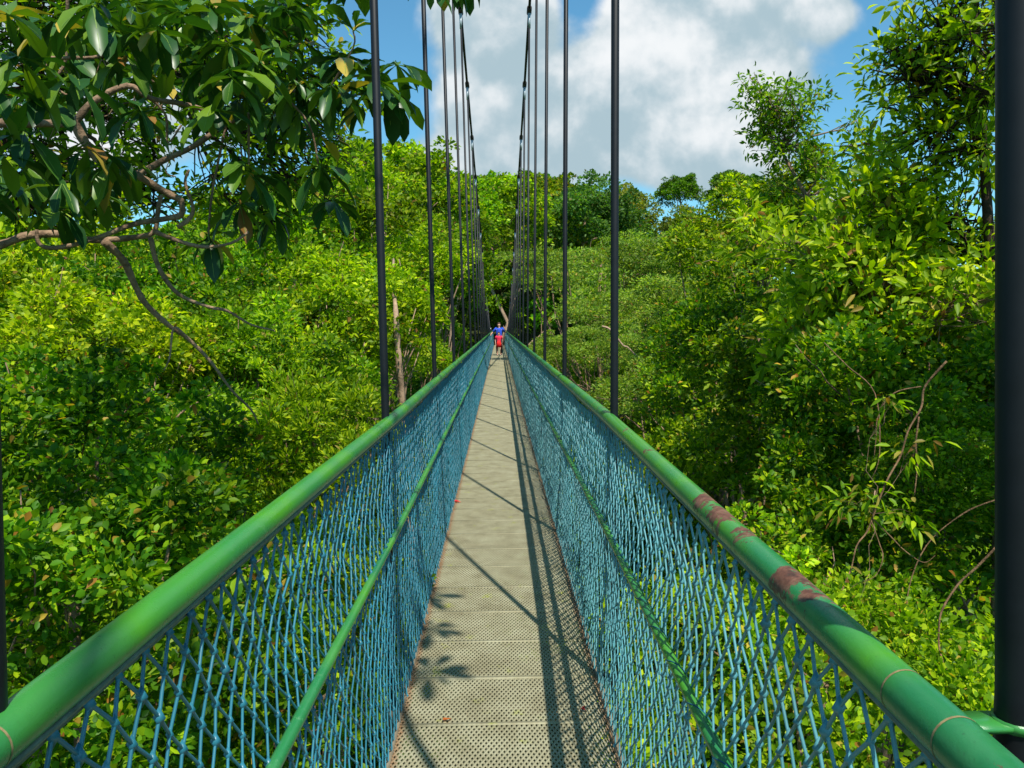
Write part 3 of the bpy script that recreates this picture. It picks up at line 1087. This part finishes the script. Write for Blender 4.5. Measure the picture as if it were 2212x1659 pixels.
# the large-leaved tree reaching in from the left --------------------------
def big_leaf_tree():
    K = 0.4167                                # crop 1 -> photo grid
    root_p = at(-700, 900, 7)
    root = empty('large_leaved_tree', root_p, 'dark large leaved tree reaching in from the upper left over the bridge', 'tree')
    o = Vector(root_p)
    mb = MB()

    def br(pts, r, dist=4.4, k=K, oy=0.0, ddist=0.0):
        P = []
        m = len(pts) - 1
        for i, (x, y) in enumerate(pts):
            P.append(at(x * k, y * k + oy, dist + ddist * i / m) - o)
        # smooth
        Q = []
        for i in range(len(P) - 1):
            p0, p1, p2, p3 = P[max(i - 1, 0)], P[i], P[i + 1], P[min(i + 2, len(P) - 1)]
            for s in range(4):
                t = s / 4
                Q.append(0.5 * ((2 * p1) + (p2 - p0) * t + (2 * p0 - 5 * p1 + 4 * p2 - p3) * t * t + (3 * p1 - p0 - 3 * p2 + p3) * t ** 3))
        Q.append(P[-1])
        n = len(Q) - 1
        rr = random.Random(len(pts) + int(pts[0][0]))
        mb.tube(Q, [(r[0] + (r[1] - r[0]) * i / n) * rr.uniform(.88, 1.12) for i in range(n + 1)], 9)

    br([(-900, 760), (-300, 690), (0, 640), (200, 640), (340, 640), (400, 620), (480, 530), (660, 445), (780, 510), (980, 545), (1180, 610), (1300, 590)], (.024, .009))
    br([(380, 620), (430, 720), (520, 840), (650, 900), (720, 900), (850, 830), (1000, 760), (1180, 640), (1300, 590), (1450, 480), (1700, 470), (1960, 430)], (.024, .007))
    br([(700, 900), (880, 1010), (935, 1040), (940, 1110), (880, 1130), (700, 1160), (540, 1220), (380, 1270), (260, 1285), (200, 1260), (190, 1190)], (.019, .008), 4.2)
    br([(-900, 1500), (-300, 1350), (0, 1270), (150, 1220), (330, 1215), (480, 1245), (700, 1230), (800, 1200), (820, 1080), (840, 1010)], (.024, .010), 4.5)
    br([(540, 1250), (640, 1350), (700, 1480), (760, 1580), (880, 1690), (970, 1752), (1090, 1872), (1200, 2022), (1300, 2122), (1340, 2200)], (.022, .004), 4.4, ddist=.5)
    br([(960, 1740), (900, 1700), (880, 1850), (850, 1920)], (.008, .003), 4.6)
    br([(780, 1230), (820, 1380), (920, 1520), (1080, 1590), (1180, 1612), (1300, 1682), (1420, 1712)], (.014, .004), 4.3)
    br([(800, 1200), (900, 1240), (1050, 1280), (1200, 1260), (1290, 1200)], (.012, .006), 4.1)
    br([(920, 1180), (985, 1130), (1000, 1070), (960, 950), (980, 880)], (.012, .006), 4.2)
    br([(360, -200), (350, 0), (345, 300), (280, 440), (400, 520)], (.010, .007), 4.9)
    br([(230, 300), (360, 300), (520, 290), (640, 200), (760, 150)], (.011, .007), 4.8)
    br([(1290, 590), (1290, 750), (1290, 870)], (.007, .005), 4.2)
    br([(1450, 480), (1600, 640), (1650, 850)], (.007, .005), 4.2)
    br([(1700, 470), (1830, 250), (1830, 160)], (.006, .004), 4.2)
    br([(1180, 610), (1100, 1000), (1080, 1240)], (.007, .005), 4.4)
    br([(780, 510), (860, 600), (870, 740), (940, 650)], (.008, .005), 4.6)
    rr = random.Random(9)
    for i in range(26):                      # fine twigs against the sky
        x, y = rr.uniform(230, 1000), rr.uniform(300, 1000)
        br([(x, y), (x + rr.uniform(-60, 60), y + rr.uniform(-80, 60)), (x + rr.uniform(-160, 160), y + rr.uniform(-160, 120))], (.004, .0018), rr.uniform(4.8, 5.6))
    mb.tube([tuple(at(-900, 2600, 9) - o), tuple(at(-760, 1300, 6.0) - o), tuple(at(-375, 620, 4.5) - o)], [.22, .13, .035], 12)
    mb.tube([tuple(at(-760, 1300, 6.0) - o), tuple(at(-375, 317, 4.4) - o)], [.12, .031], 12)
    mb.tube([tuple(at(-375, 317, 4.4) - o), tuple(Vector((-1.8, 1.2, 5.0)) - o), tuple(Vector((-.4, 1.1, 5.35)) - o), tuple(Vector((.70, 1.10, 5.2)) - o)], [.02, .014, .009, .006], 8)
    mb.tube([tuple(Vector((-.4, 1.1, 5.35)) - o), tuple(Vector((.2, .7, 5.4)) - o), tuple(Vector((.74, .55, 5.25)) - o)], [.008, .006, .005], 6)
    mb.tube([tuple(Vector((-.4, 1.1, 5.35)) - o), tuple(Vector((.1, 1.5, 5.4)) - o), tuple(Vector((.62, 1.55, 5.3)) - o)], [.008, .006, .005], 6)
    link('trunk', mb.mesh('trunk', (BARK,), True), root)
    # rosettes of big leaves: (x, y, distance, leaves, droop)
    ros = [(130, 700, 3.9, 9, .8), (20, 800, 3.8, 8, .6), (440, 740, 3.9, 9, .9), (560, 820, 4.0, 8, 1.0), (1290, 870, 3.9, 12, .7), (1660, 860, 4.1, 12, .8), (800, 150, 3.8, 11, .6),
           (600, 150, 3.9, 10, .7), (1180, 220, 4.1, 12, .7), (1340, 330, 4.0, 12, .8), (1450, 250, 4.3, 10, .5), (1730, 440, 4.0, 12, .9), (1970, 430, 4.0, 12, .8), (1830, 160, 4.2, 7, -.4),
           (1090, 560, 3.9, 10, .9), (100, 300, 3.7, 10, .8), (20, 60, 3.7, 9, .5), (480, 30, 3.9, 10, .8), (920, 60, 4.0, 11, .4), (1080, 1230, 4.4, 9, 1.2), (1490, 60, 4.4, 10, .3),
           (300, 90, 4.2, 10, .6), (700, 20, 4.2, 10, .5), (1060, 20, 4.2, 11, .6), (1580, 230, 4.5, 10, .6), (1240, 1060, 4.3, 10, 1.1), (1400, 900, 4.4, 9, .7), (1720, 1040, 4.5, 9, 1.0),
           (1560, 560, 4.4, 11, .9), (1430, 600, 4.5, 10, 1.0), (200, 480, 3.9, 6, .9), (1250, 500, 4.2, 11, .9), (1620, 420, 4.3, 11, .8), (640, 300, 4.0, 8, 1.2), (1880, 330, 4.4, 9, .4),
           (1050, 330, 4.2, 11, .9), (900, 260, 4.3, 10, .8), (1300, 100, 4.4, 11, .5), (-100, 450, 3.8, 9, .6), (-120, 950, 3.8, 9, .7), (1190, 760, 4.4, 7, .2), (2190, -140, 4.6, 8, .9), (2330, -140, 5.0, 8, 1.0), (2410, -125, 5.2, 8, 1.1), (2280, -190, 5.0, 8, .9), (2070, -230, 4.6, 8, .6), (2060, 330, 4.2, 9, .6), (2060, 480, 4.1, 9, 1.0), (1880, 520, 4.1, 10, .9), (1780, 300, 4.3, 9, .6), (1530, 420, 4.2, 10, .9), (700, 560, 3.9, 6, 1.0), (1200, 380, 3.8, 10, .9), (380, 400, 3.7, 6, 1.1),
           (1400, 1100, 4.5, 8, 1.1), (1650, 700, 4.6, 8, .2), (1900, -150, 4.4, 10, .4), (1700, -140, 4.4, 10, .4), (850, 560, 4.8, 6, .3), (60, 950, 4.2, 9, 1.0), (330, 950, 4.2, 6, 1.0)]
    for i in range(60):
        ros.append((rr.uniform(-60, 1500), rr.uniform(-60, 640), rr.uniform(4.6, 6.0), rr.choice((6, 8, 10)), rr.uniform(.2, 1.0)))
    for i in range(9):
        ros.append((rr.uniform(-60, 620), rr.uniform(760, 1120), rr.uniform(4.2, 5.0), rr.choice((5, 7, 8)), rr.uniform(.6, 1.2)))
    rng = np.random.default_rng(77)
    P, A, N = [], [], []
    for (x, y, d, n, dr) in ros:
        c = np.array(at(x * K, y * K, d))
        ph = rng.uniform(0, 6.28)
        for i in range(n):
            an = ph + i * 2.399
            inner = i / n
            h = np.array((math.cos(an), math.sin(an), 0.0))
            a = h * (0.75 + .25 * rng.random()) + np.array((0, 0, -dr * (0.25 + 0.95 * (1 - inner)) + .45 * inner)) + rng.normal(0, .12, 3)
            P.append(c + rng.normal(0, .012, 3))
            A.append(a)
            N.append(np.array((0, 0, 1.0)) + h * .5 * max(dr, 0) + rng.normal(0, .15, 3))
    for (cx_, cy_, cz_) in ((.70, 1.10, 5.2), (.74, .55, 5.25), (.62, 1.55, 5.3)):
        for i in range(9):
            an = i * 2 * math.pi / 9 + cy_
            P.append(np.array((cx_, cy_, cz_)))
            A.append(np.array((math.cos(an), math.sin(an) * .8, -.1)) + rng.normal(0, .06, 3))
            N.append(np.array((0, -.4, 1.0)) + rng.normal(0, .1, 3))
    P, A, N = np.array(P), np.array(A), np.array(N)
    n = len(P)
    L = .205 * rng.uniform(.55, 1.25, n)
    W = .074 * rng.uniform(.75, 1.2, n) * L / .205
    tint = palette(n, rng, PAL_BIG, .015)
    V, Q, T, C = leaf_arrays(P, unit(A), unit(N), L, W, T_BIG, rng, tint)
    # pale midribs
    MV = []
    Ax = unit(A)
    S = unit(np.cross(unit(N), Ax))
    NN = np.cross(Ax, S)
    tv = np.array([(.02, .012, .006), (.02, -.012, .006), (.5, .008, .014), (.5, -.008, .014), (.93, .003, -.045), (.93, -.003, -.045)])
    MVv = (P[:, None, :] + Ax[:, None, :] * (tv[None, :, 0, None] * L[:, None, None]) + S[:, None, :] * (tv[None, :, 1, None] * L[:, None, None]) + NN[:, None, :] * (tv[None, :, 2, None] * L[:, None, None]))
    MVv[:, :, 2] -= (tv[None, :, 0] ** 2) * (L[:, None] * .18) - 0.0015
    mq = np.array([(0, 1, 3, 2), (2, 3, 5, 4)])
    MQ = (np.arange(n)[:, None, None] * 6 + mq[None]).reshape(-1, 4)
    nv = len(V)
    V = np.concatenate((V, MVv.reshape(-1, 3)))
    Q = np.concatenate((Q, MQ + nv))
    C = np.concatenate((C, np.tile(np.array((.16, .27, .05)), (len(V) - nv, 1))))
    cr = link('crown', np_mesh('crown', V - np.array(tuple(o)), Q, T, (LEAF_GLOSSY,), True, C), root)


big_leaf_tree()

# small-leaved tree whose airy crown fills the gaps behind the big leaves
open_tree('small_leaved_tree', 'small leaved tree with thin twigs behind the large leaves at the upper left', [at(-420, 1500, 11), at(-200, 700, 9), at(-60, 380, 8.2), at(100, 220, 8), at(350, 120, 8)],
          bl([(200, 150, 8, .5, 620), (330, 90, 8, .5, 620), (60, 60, 8, .5, 520), (450, 60, 8, .5, 620), (560, 150, 8, .5, 620), (250, 260, 8, .35, 200), (430, 230, 8, .35, 260), (520, 300, 8, .4, 300),
              (640, 240, 8, .5, 560), (60, 180, 8, .5, 520), (90, 320, 8, .45, 400), (330, 320, 8, .35, 160), (620, 380, 8, .45, 420), (720, 330, 8, .4, 320), (180, 420, 8, .5, 500), (60, 450, 8, .5, 560),
              (330, 440, 8, .5, 420), (480, 420, 8, .4, 300), (580, 470, 8.4, .5, 420), (700, 440, 8.6, .4, 280), (650, 70, 8, .5, 560), (760, 190, 8, .35, 260), (190, -20, 8, .5, 520), (30, -40, 8, .5, 420), (240, 380, 8, .3, 120)], 8),
          (.095, .046), PAL_MID, 41, .07, BARK_DARK, (1.0, 1.02, .9))


# ------------------------------------------------------------------ forest mass
def merge_copies(name, items, label, kinds):
    """items: (kind index, x, y, z, size, rotation, tint); merged into one mesh"""
    Vs, Qs, Ts, Cs, n = [], [], [], [], 0
    for (k, x, y, z, s, r, tnt) in items:
        V, Q, T, C = kinds[k]
        c, sn = math.cos(r), math.sin(r)
        W = np.stack((V[:, 0] * c - V[:, 1] * sn, V[:, 0] * sn + V[:, 1] * c, V[:, 2]), -1) * s + np.array((x, y, z))
        Vs.append(W)
        if len(Q):
            Qs.append(Q + n)
        Ts.append(T + n)
        Cs.append(C * np.array(tnt))
        n += len(V)
    me = np_mesh(name, np.concatenate(Vs), np.concatenate(Qs) if Qs else None, np.concatenate(Ts), (LEAF,), False, np.concatenate(Cs))
    o = link(name, me)
    tag(o, label, 'forest', kind='stuff')
    return o


def forest():
    rng = random.Random(3)
    kinds = [crown_arrays(61, radii=(3.8, 3.8, 3.2), n_clump=75, clump_r=1.0, per=46, ll=.42, lw=.28, pal=PAL_MID)[0],
             crown_arrays(62, radii=(3.8, 3.8, 3.4), n_clump=75, clump_r=1.0, per=46, ll=.42, lw=.28, pal=PAL_GREY)[0],
             crown_arrays(63, radii=(3.6, 3.6, 3.8), n_clump=75, clump_r=.95, per=46, ll=.40, lw=.26, pal=PAL_YEL)[0],
             crown_arrays(64, radii=(4.0, 4.0, 3.0), n_clump=75, clump_r=1.0, per=46, ll=.42, lw=.27, pal=PAL_DEEP)[0]]
    items = []
    y = 46.0
    while y < 135:
        x = -0.95 * y - 10
        while x < 0.95 * y + 10:
            xx, yy = x + rng.uniform(-2.2, 2.2), y + rng.uniform(-2.2, 2.2)
            if not (abs(xx) < 5 and yy < 66):
                gz = float(ground_z(xx, yy))
                h = rng.uniform(7.5, 11.0)
                lt = rng.uniform(.75, 1.15)
                items.append((rng.randrange(4), xx, yy, gz + h, rng.uniform(.8, 1.25), rng.uniform(0, 6.28), (lt * rng.uniform(.85, 1.1), lt, lt)))
            x += 5.6
        y += 5.4
    merge_copies('forest', items, 'dense forest covering the hillside beyond the bridge', kinds)
    # understorey: fills the valley around and below the separate crowns
    kinds2 = [crown_arrays(71, radii=(2.4, 2.4, 1.9), n_clump=80, clump_r=.6, per=55, ll=.21, lw=.12, pal=PAL_MID)[0],
              crown_arrays(72, radii=(2.4, 2.4, 1.9), n_clump=80, clump_r=.6, per=55, ll=.21, lw=.11, pal=PAL_DEEP)[0]]
    items = []
    y = 3.0
    while y < 48:
        x = -0.85 * y - 8
        while x < 0.85 * y + 8:
            xx, yy = x + rng.uniform(-1, 1), y + rng.uniform(-1, 1)
            if abs(xx) > 1.2:
                # canopy floor climbs away from the bridge
                z = -3.6 + 0.10 * max(0, abs(xx) - 3) + 0.055 * yy + rng.uniform(-.7, .5)
                z -= 1.2 * math.exp(-(xx / 3.5) ** 2)
                lt = rng.uniform(.7, 1.1)
                items.append((rng.randrange(2), xx, yy, z, rng.uniform(.8, 1.15), rng.uniform(0, 6.28), (lt, lt, lt)))
            x += 3.1
        y += 3.0
    merge_copies('undergrowth', items, 'unbroken leafy undergrowth filling the valley below the footbridge', kinds2)


forest()


# ------------------------------------------------------------------ bare trunks, vines
def stick(name, label, pts, r, mat, cat, depth, group=None):
    P = [at(x, y, d) for (x, y, d) in pts]
    Q = []
    for i in range(len(P) - 1):
        p0, p1, p2, p3 = P[max(i - 1, 0)], P[i], P[i + 1], P[min(i + 2, len(P) - 1)]
        for s in range(5):
            t = s / 5
            Q.append(0.5 * ((2 * p1) + (p2 - p0) * t + (2 * p0 - 5 * p1 + 4 * p2 - p3) * t * t + (3 * p1 - p0 - 3 * p2 + p3) * t ** 3))
    Q.append(P[-1])
    n = len(Q) - 1
    rr = random.Random(int(pts[0][0] * 3 + pts[0][1]))
    mb = MB()
    mb.tube(Q, [(r[0] + (r[1] - r[0]) * i / n) * rr.uniform(.85, 1.15) for i in range(n + 1)], 9)
    o = mb.build(name, (mat,), None, True)
    tag(o, label, cat, group)
    return o


stick('dead_tree', 'pale bare tree trunk standing just left of the second left hanger', [(895, 1300, 15), (872, 900, 14.2), (863, 800, 14), (858, 730, 14), (854, 660, 14.2), (850, 615, 16.0), (850, 560, 19)], (.078, .03), BARK_PALE, 'tree', 17)
stick('dead_tree', 'leaning pale trunk piece between the second and third left hangers', [(935, 900, 24), (925, 760, 22), (915, 720, 22), (895, 690, 22), (880, 640, 22), (862, 560, 22)], (.09, .012), BARK_PALE, 'tree', 22)
stick('bare_branch', 'brown crooked bare branch in the foliage right of the nearest right hanger', [(1300, 705, 22), (1318, 712, 22), (1345, 745, 22), (1358, 752, 22), (1388, 784, 22)], (.035, .022), BARK_PALE, 'branch', 22)
stick('bare_branch', 'short pale branch slanting up from the right handrail beside the people', [(1136, 752, 34), (1150, 737, 34), (1158, 733, 34), (1176, 714, 34)], (.045, .02), BARK_PALE, 'branch', 34)
VINE = bark_material('vine_bark', (0.07, 0.038, 0.02), (0.24, 0.14, 0.07), 14.0)
stick('vine', 'long brown vine hanging at the right and bending towards the handrail', [(2045, 780, 4.48), (1998, 835, 4.48), (1990, 880, 4.48), (1962, 930, 4.40), (1945, 985, 4.40), (1915, 1040, 4.32), (1885, 1118, 4.32), (1872, 1150, 4.32), (1850, 1180, 4.24), (1838, 1230, 4.24), (1812, 1290, 4.16)], (0.0062, 0.0031), VINE, 'vine', 5)
stick('vine', 'curved brown vine beside the black hanger at the lower right', [(2152, 1182, 4.00), (2110, 1225, 4.00), (2070, 1262, 4.00), (2035, 1318, 3.92), (2028, 1365, 3.92), (2030, 1405, 3.92), (2048, 1455, 3.84), (2070, 1490, 3.84), (2100, 1515, 3.84)], (0.0056, 0.0025), VINE, 'vine', 4.4)
stick('vine', 'thin drooping vine left of the long brown vine', [(1990, 835, 4.56), (1940, 845, 4.56), (1912, 868, 4.56), (1895, 905, 4.56), (1892, 950, 4.56), (1888, 990, 4.56)], (0.0037, 0.0019), VINE, 'vine', 5.3)
stick('vine', 'thin reddish vine dropping beside the dark crown on the right', [(1985, 900, 4.64), (1978, 960, 4.64), (1982, 1000, 4.64), (1975, 1070, 4.64)], (.005, .003), VINE, 'vine', 5.5)
stick('vine', 'forked light vine curling below the long brown vine', [(1882, 1125, 4.32), (1900, 1175, 4.32), (1907, 1205, 4.24), (1890, 1245, 4.24), (1850, 1262, 4.24), (1815, 1290, 4.24)], (0.0031, 0.0015), VINE, 'vine', 4.8)
stick('vine', 'short curling root tip right of the fork in the long brown vine', [(1885, 1120, 4.32), (1925, 1160, 4.32), (1955, 1190, 4.32), (1995, 1215, 4.32), (2020, 1200, 4.32)], (0.0037, 0.0015), VINE, 'vine', 4.8)


stick('vine', 'long thin brown vine crossing the dark foliage behind the long brown vine', [(1780, 740, 5.4), (1830, 790, 5.2), (1890, 850, 5.0), (1900, 980, 4.8), (1880, 1040, 4.8)], (0.0037, 0.0019), VINE, 'vine', 4.8)
stick('vine', 'loose brown vine looping from beside the black hanger down towards the handrail', [(2150, 1080, 4.4), (2080, 1110, 4.4), (2000, 1180, 4.4), (1960, 1290, 4.3), (1975, 1400, 4.2), (2040, 1500, 4.0)], (0.0037, 0.0019), VINE, 'vine', 4.8)


open_tree('hanging_plant', 'small tuft of drooping bright leaves caught where the long brown vine forks', [at(1890, 1060, 4.4), at(1885, 1110, 4.35)],
          bl([(1840, 1085, 4.35, .10, 40), (1895, 1060, 4.35, .10, 40), (1940, 1100, 4.4, .09, 30), (1860, 1290, 4.2, .10, 36), (1975, 960, 4.4, .08, 24), (1910, 860, 4.5, .09, 26)], 4),
          (.075, .023), PAL_YEL, 51, .004, BARK, (.9, 1, 1), up=-.7, cat='plant', brown=.06)


# litter on the deck
def litter(px, py, size, c, label, name='fallen_leaf'):
    dirv = (CR * ((px - CX) / FPX) + CU * ((CY - py) / FPX) + F0)
    t = (0.012 - EYE.z) / dirv.z
    p = EYE + dirv * t
    rng = np.random.default_rng(int(px))
    n = 3
    P = np.zeros((n, 3)) + rng.normal(0, .003, (n, 3)) * np.array((1, 1, 0))
    an = rng.uniform(-.6, .6, n) + np.arange(n) * .5
    A = np.stack((np.cos(an), np.sin(an), np.full(n, .12)), -1)
    V, Q, T, C = leaf_arrays(P, A, np.tile((0, 0, 1.0), (n, 1)), np.full(n, size), np.full(n, size * .4), T_FINE, rng, np.tile(c, (n, 1)))
    o = link(name, np_mesh(name, V, Q, T, (LEAF,), False, C), None, p)
    tag(o, label, 'leaf')


litter(980, 1083, .075, (.75, .06, .09), 'bright red fallen leaf at the left edge of the deck')
litter(958, 1555, .03, (.55, .16, .04), 'small orange leaf at the near left edge of the deck')
litter(1255, 1530, .028, (.35, .03, .04), 'tiny dark red leaf at the near right edge of the deck')


# ------------------------------------------------------------------ people
def skin_person(label, loc, H, joints, edges, rad, shirt, lower, skin, hair, hands, head, skirt=False):
    """continuous body grown by a skin modifier over a posed skeleton; clothing and hair are children"""
    k = H / 1.75
    idx = {}
    me = bpy.data.meshes.new('person')
    vs, es, rs = [], [], []

    def v(n):
        if n not in idx:
            idx[n] = len(vs)
            vs.append(tuple(c * k for c in joints[n]))
            rs.append(rad[n] * k)
        return idx[n]
    v('pelvis')
    for a, b in edges:
        es.append((v(a), v(b)))
    for (w, dr) in hands:               # palm, four fingers of unequal length and a thumb
        p = Vector(joints[w])
        d = Vector(dr).normalized()
        s_ = d.cross(Vector((0, 1, 0.1))).normalized()
        vs.append(tuple((p + d * .07) * k)); rs.append(.026 * k); pal = len(vs) - 1
        es.append((idx[w], pal))
        for f, (o, L) in enumerate(((-.030, .068), (-.010, .082), (.010, .076), (.029, .058))):
            a = p + d * .095 + s_ * o
            b = a + d * L * .5 + Vector((0, -.008, 0))
            c = b + d * L * .4 + Vector((0, -.022, -.006))
            for q, r in ((a, .010), (b, .009), (c, .008)):
                vs.append(tuple(q * k)); rs.append(r * k)
            n = len(vs)
            es += [(pal, n - 3), (n - 3, n - 2), (n - 2, n - 1)]
        a = p + d * .03 + s_ * -.045
        b = a + d * .035 + s_ * -.018
        vs.append(tuple(a * k)); rs.append(.011 * k)
        vs.append(tuple(b * k)); rs.append(.009 * k)
        es += [(idx[w], len(vs) - 2), (len(vs) - 2, len(vs) - 1)]
    me.from_pydata(vs, es, [])
    me.materials.append(skin)
    ob = link('person', me, None, loc)
    ob.modifiers.new('skin', 'SKIN').use_smooth_shade = True
    for i, r in enumerate(rs):
        me.skin_vertices[0].data[i].radius = (r, r)
    me.skin_vertices[0].data[0].use_root = True
    ob.modifiers.new('sub', 'SUBSURF').render_levels = 1
    tag(ob, label, 'person')
    J = {n: Vector(p) * k for n, p in joints.items()}
    # shirt
    mb = MB()
    mb.tube([J['pelvis'] + Vector((0, 0, .02)) * k, J['waist'], J['chest'], J['chest'] + Vector((0, 0, .12)) * k, J['neck'] - Vector((0, 0, .03)) * k], [.165 * k, .150 * k, .178 * k, .17 * k, .075 * k], 16, True, .66)
    for sd_ in ('l', 'r'):
        a, b = J['sh' + sd_], J['el' + sd_]
        mb.tube([J['chest'].lerp(a, .6) + Vector((0, 0, .07)) * k, a, a.lerp(b, .7)], [.075 * k, .070 * k, .062 * k], 12)
    mb.build('shirt', (shirt,), ob, True)
    mb = MB()
    if skirt:
        mb.tube([J['waist'], J['pelvis'], J['pelvis'] - Vector((0, 0, .32)) * k], [.135 * k, .17 * k, .215 * k], 18, True, .75)
        mb.build('skirt', (lower,), ob, True)
    else:
        for sd_ in ('l', 'r'):
            mb.tube([J['pelvis'] + Vector((0, 0, .03)) * k, J['hip' + sd_], J['kn' + sd_], J['an' + sd_]], [.13 * k, .105 * k, .075 * k, .055 * k], 14)
        mb.build('trousers', (lower,), ob, True)
    # head details
    hc = J['head']
    bm = bmesh.new()
    bmesh.ops.create_uvsphere(bm, u_segments=16, v_segments=10, radius=.108 * k)
    for q in bm.verts:
        q.co.z *= 1.12
        if q.co.y < -.02 * k and q.co.z < .045 * k:
            q.co.y = -.02 * k
        q.co += hc + Vector((0, .012 * k, .022 * k))
    m2 = bpy.data.meshes.new('hair')
    bm.to_mesh(m2)
    bm.free()
    m2.materials.append(hair)
    link('hair', m2, ob)
    mb = MB()
    for sx_ in (-1, 1):
        mb.tube([hc + Vector((sx_ * .034, -.088, .005)) * k, hc + Vector((sx_ * .034, -.098, .005)) * k], .010 * k, 8)
    link('eyes', mb.mesh('eyes', (simple_material('eye', (.02, .015, .01), .3),)), ob)
    mb = MB()
    mb.tube([hc + Vector((0, -.085, .01)) * k, hc + Vector((0, -.112, -.022)) * k, hc + Vector((0, -.090, -.030)) * k], [.008 * k, .014 * k, .010 * k], 8)
    link('nose', mb.mesh('nose', (skin,), True), ob)
    mb = MB()
    mb.tube([hc + Vector((-.022, -.088, -.055)) * k, hc + Vector((0, -.097, -.058)) * k, hc + Vector((.022, -.088, -.055)) * k], .006 * k, 6)
    link('mouth', mb.mesh('mouth', (simple_material('lips', (.35, .08, .07), .5),), True), ob)
    mb = MB()
    for sd_ in ('l', 'r'):
        a = J['an' + sd_]
        mb.tube([a + Vector((0, .06, -.055)) * k, a + Vector((0, 0, -.045)) * k, a + Vector((0, -.13, -.062)) * k, a + Vector((0, -.19, -.07)) * k], [.035 * k, .045 * k, .04 * k, .025 * k], 10, True, .7)
    mb.build('shoes', (simple_material('shoe', (.05, .05, .055), .6),), ob, True)
    return ob


SKIN = simple_material('skin', (.52, .29, .20), .5, .4, var=.06)
HAIR = simple_material('dark_hair', (.045, .018, .012), .5, .4, var=.3)
RAD = dict(pelvis=.12, waist=.105, chest=.12, neck=.05, head=.092, crown=.07, shl=.058, shr=.058, ell=.042, elr=.042, wrl=.028, wrr=.028,
           hipl=.085, hipr=.085, knl=.058, knr=.058, anl=.038, anr=.038, tol=.03, tor=.03)
EDG = [('pelvis', 'waist'), ('waist', 'chest'), ('chest', 'neck'), ('neck', 'head'), ('head', 'crown'), ('chest', 'shl'), ('shl', 'ell'), ('ell', 'wrl'), ('chest', 'shr'), ('shr', 'elr'), ('elr', 'wrr'),
       ('pelvis', 'hipl'), ('hipl', 'knl'), ('knl', 'anl'), ('anl', 'tol'), ('pelvis', 'hipr'), ('hipr', 'knr'), ('knr', 'anr'), ('anr', 'tor')]
ADULT = dict(pelvis=(0, 0, .93), waist=(0, 0, 1.08), chest=(0, 0, 1.30), neck=(0, 0, 1.47), head=(0, -.01, 1.60), crown=(0, 0, 1.67), shl=(.19, 0, 1.38), shr=(-.19, 0, 1.38),
             ell=(.36, -.02, 1.17), elr=(-.37, -.02, 1.17), wrl=(.28, -.16, 1.40), wrr=(-.42, -.10, 1.13), hipl=(.09, 0, .88), hipr=(-.09, 0, .88), knl=(.11, -.05, .48), knr=(-.11, .02, .48),
             anl=(.11, .0, .085), anr=(-.11, .05, .085), tol=(.12, -.14, .03), tor=(-.12, -.09, .03))
CHILD = dict(ADULT)
CHILD.update(ell=(.27, -.03, 1.12), elr=(-.27, -.03, 1.12), wrl=(.24, -.12, .90), wrr=(-.24, -.12, .90), head=(0, -.01, 1.59), crown=(0, 0, 1.68), knl=(.10, -.10, .48), knr=(-.10, .06, .48))
BLUE = simple_material('blue_cotton', (.03, .09, .55), .8, .2, var=.25, scale=9)
NAVY = simple_material('dark_cotton', (.012, .014, .03), .8, .2)
RED = simple_material('red_cotton', (.68, .02, .02), .8, .2, var=.3, scale=9)
PINK = simple_material('pink_cotton', (.72, .03, .08), .8, .2, var=.2, scale=9)
skin_person('adult in blue shirt and dark trousers at the far end of the deck', (0.0, 42.0, 0.0), 1.86, ADULT, EDG, RAD, BLUE, NAVY, SKIN, HAIR, [('wrl', (-.3, -.1, 1)), ('wrr', (-.2, -.5, -.3))], None)
skin_person('child in pink top and bright red skirt standing in front of the adult in blue', (-0.02, 41.2, 0.0), 1.32, CHILD, EDG, RAD, PINK, RED, SKIN, HAIR, [('wrl', (0, -.1, -1)), ('wrr', (0, -.1, -1))], None, True)
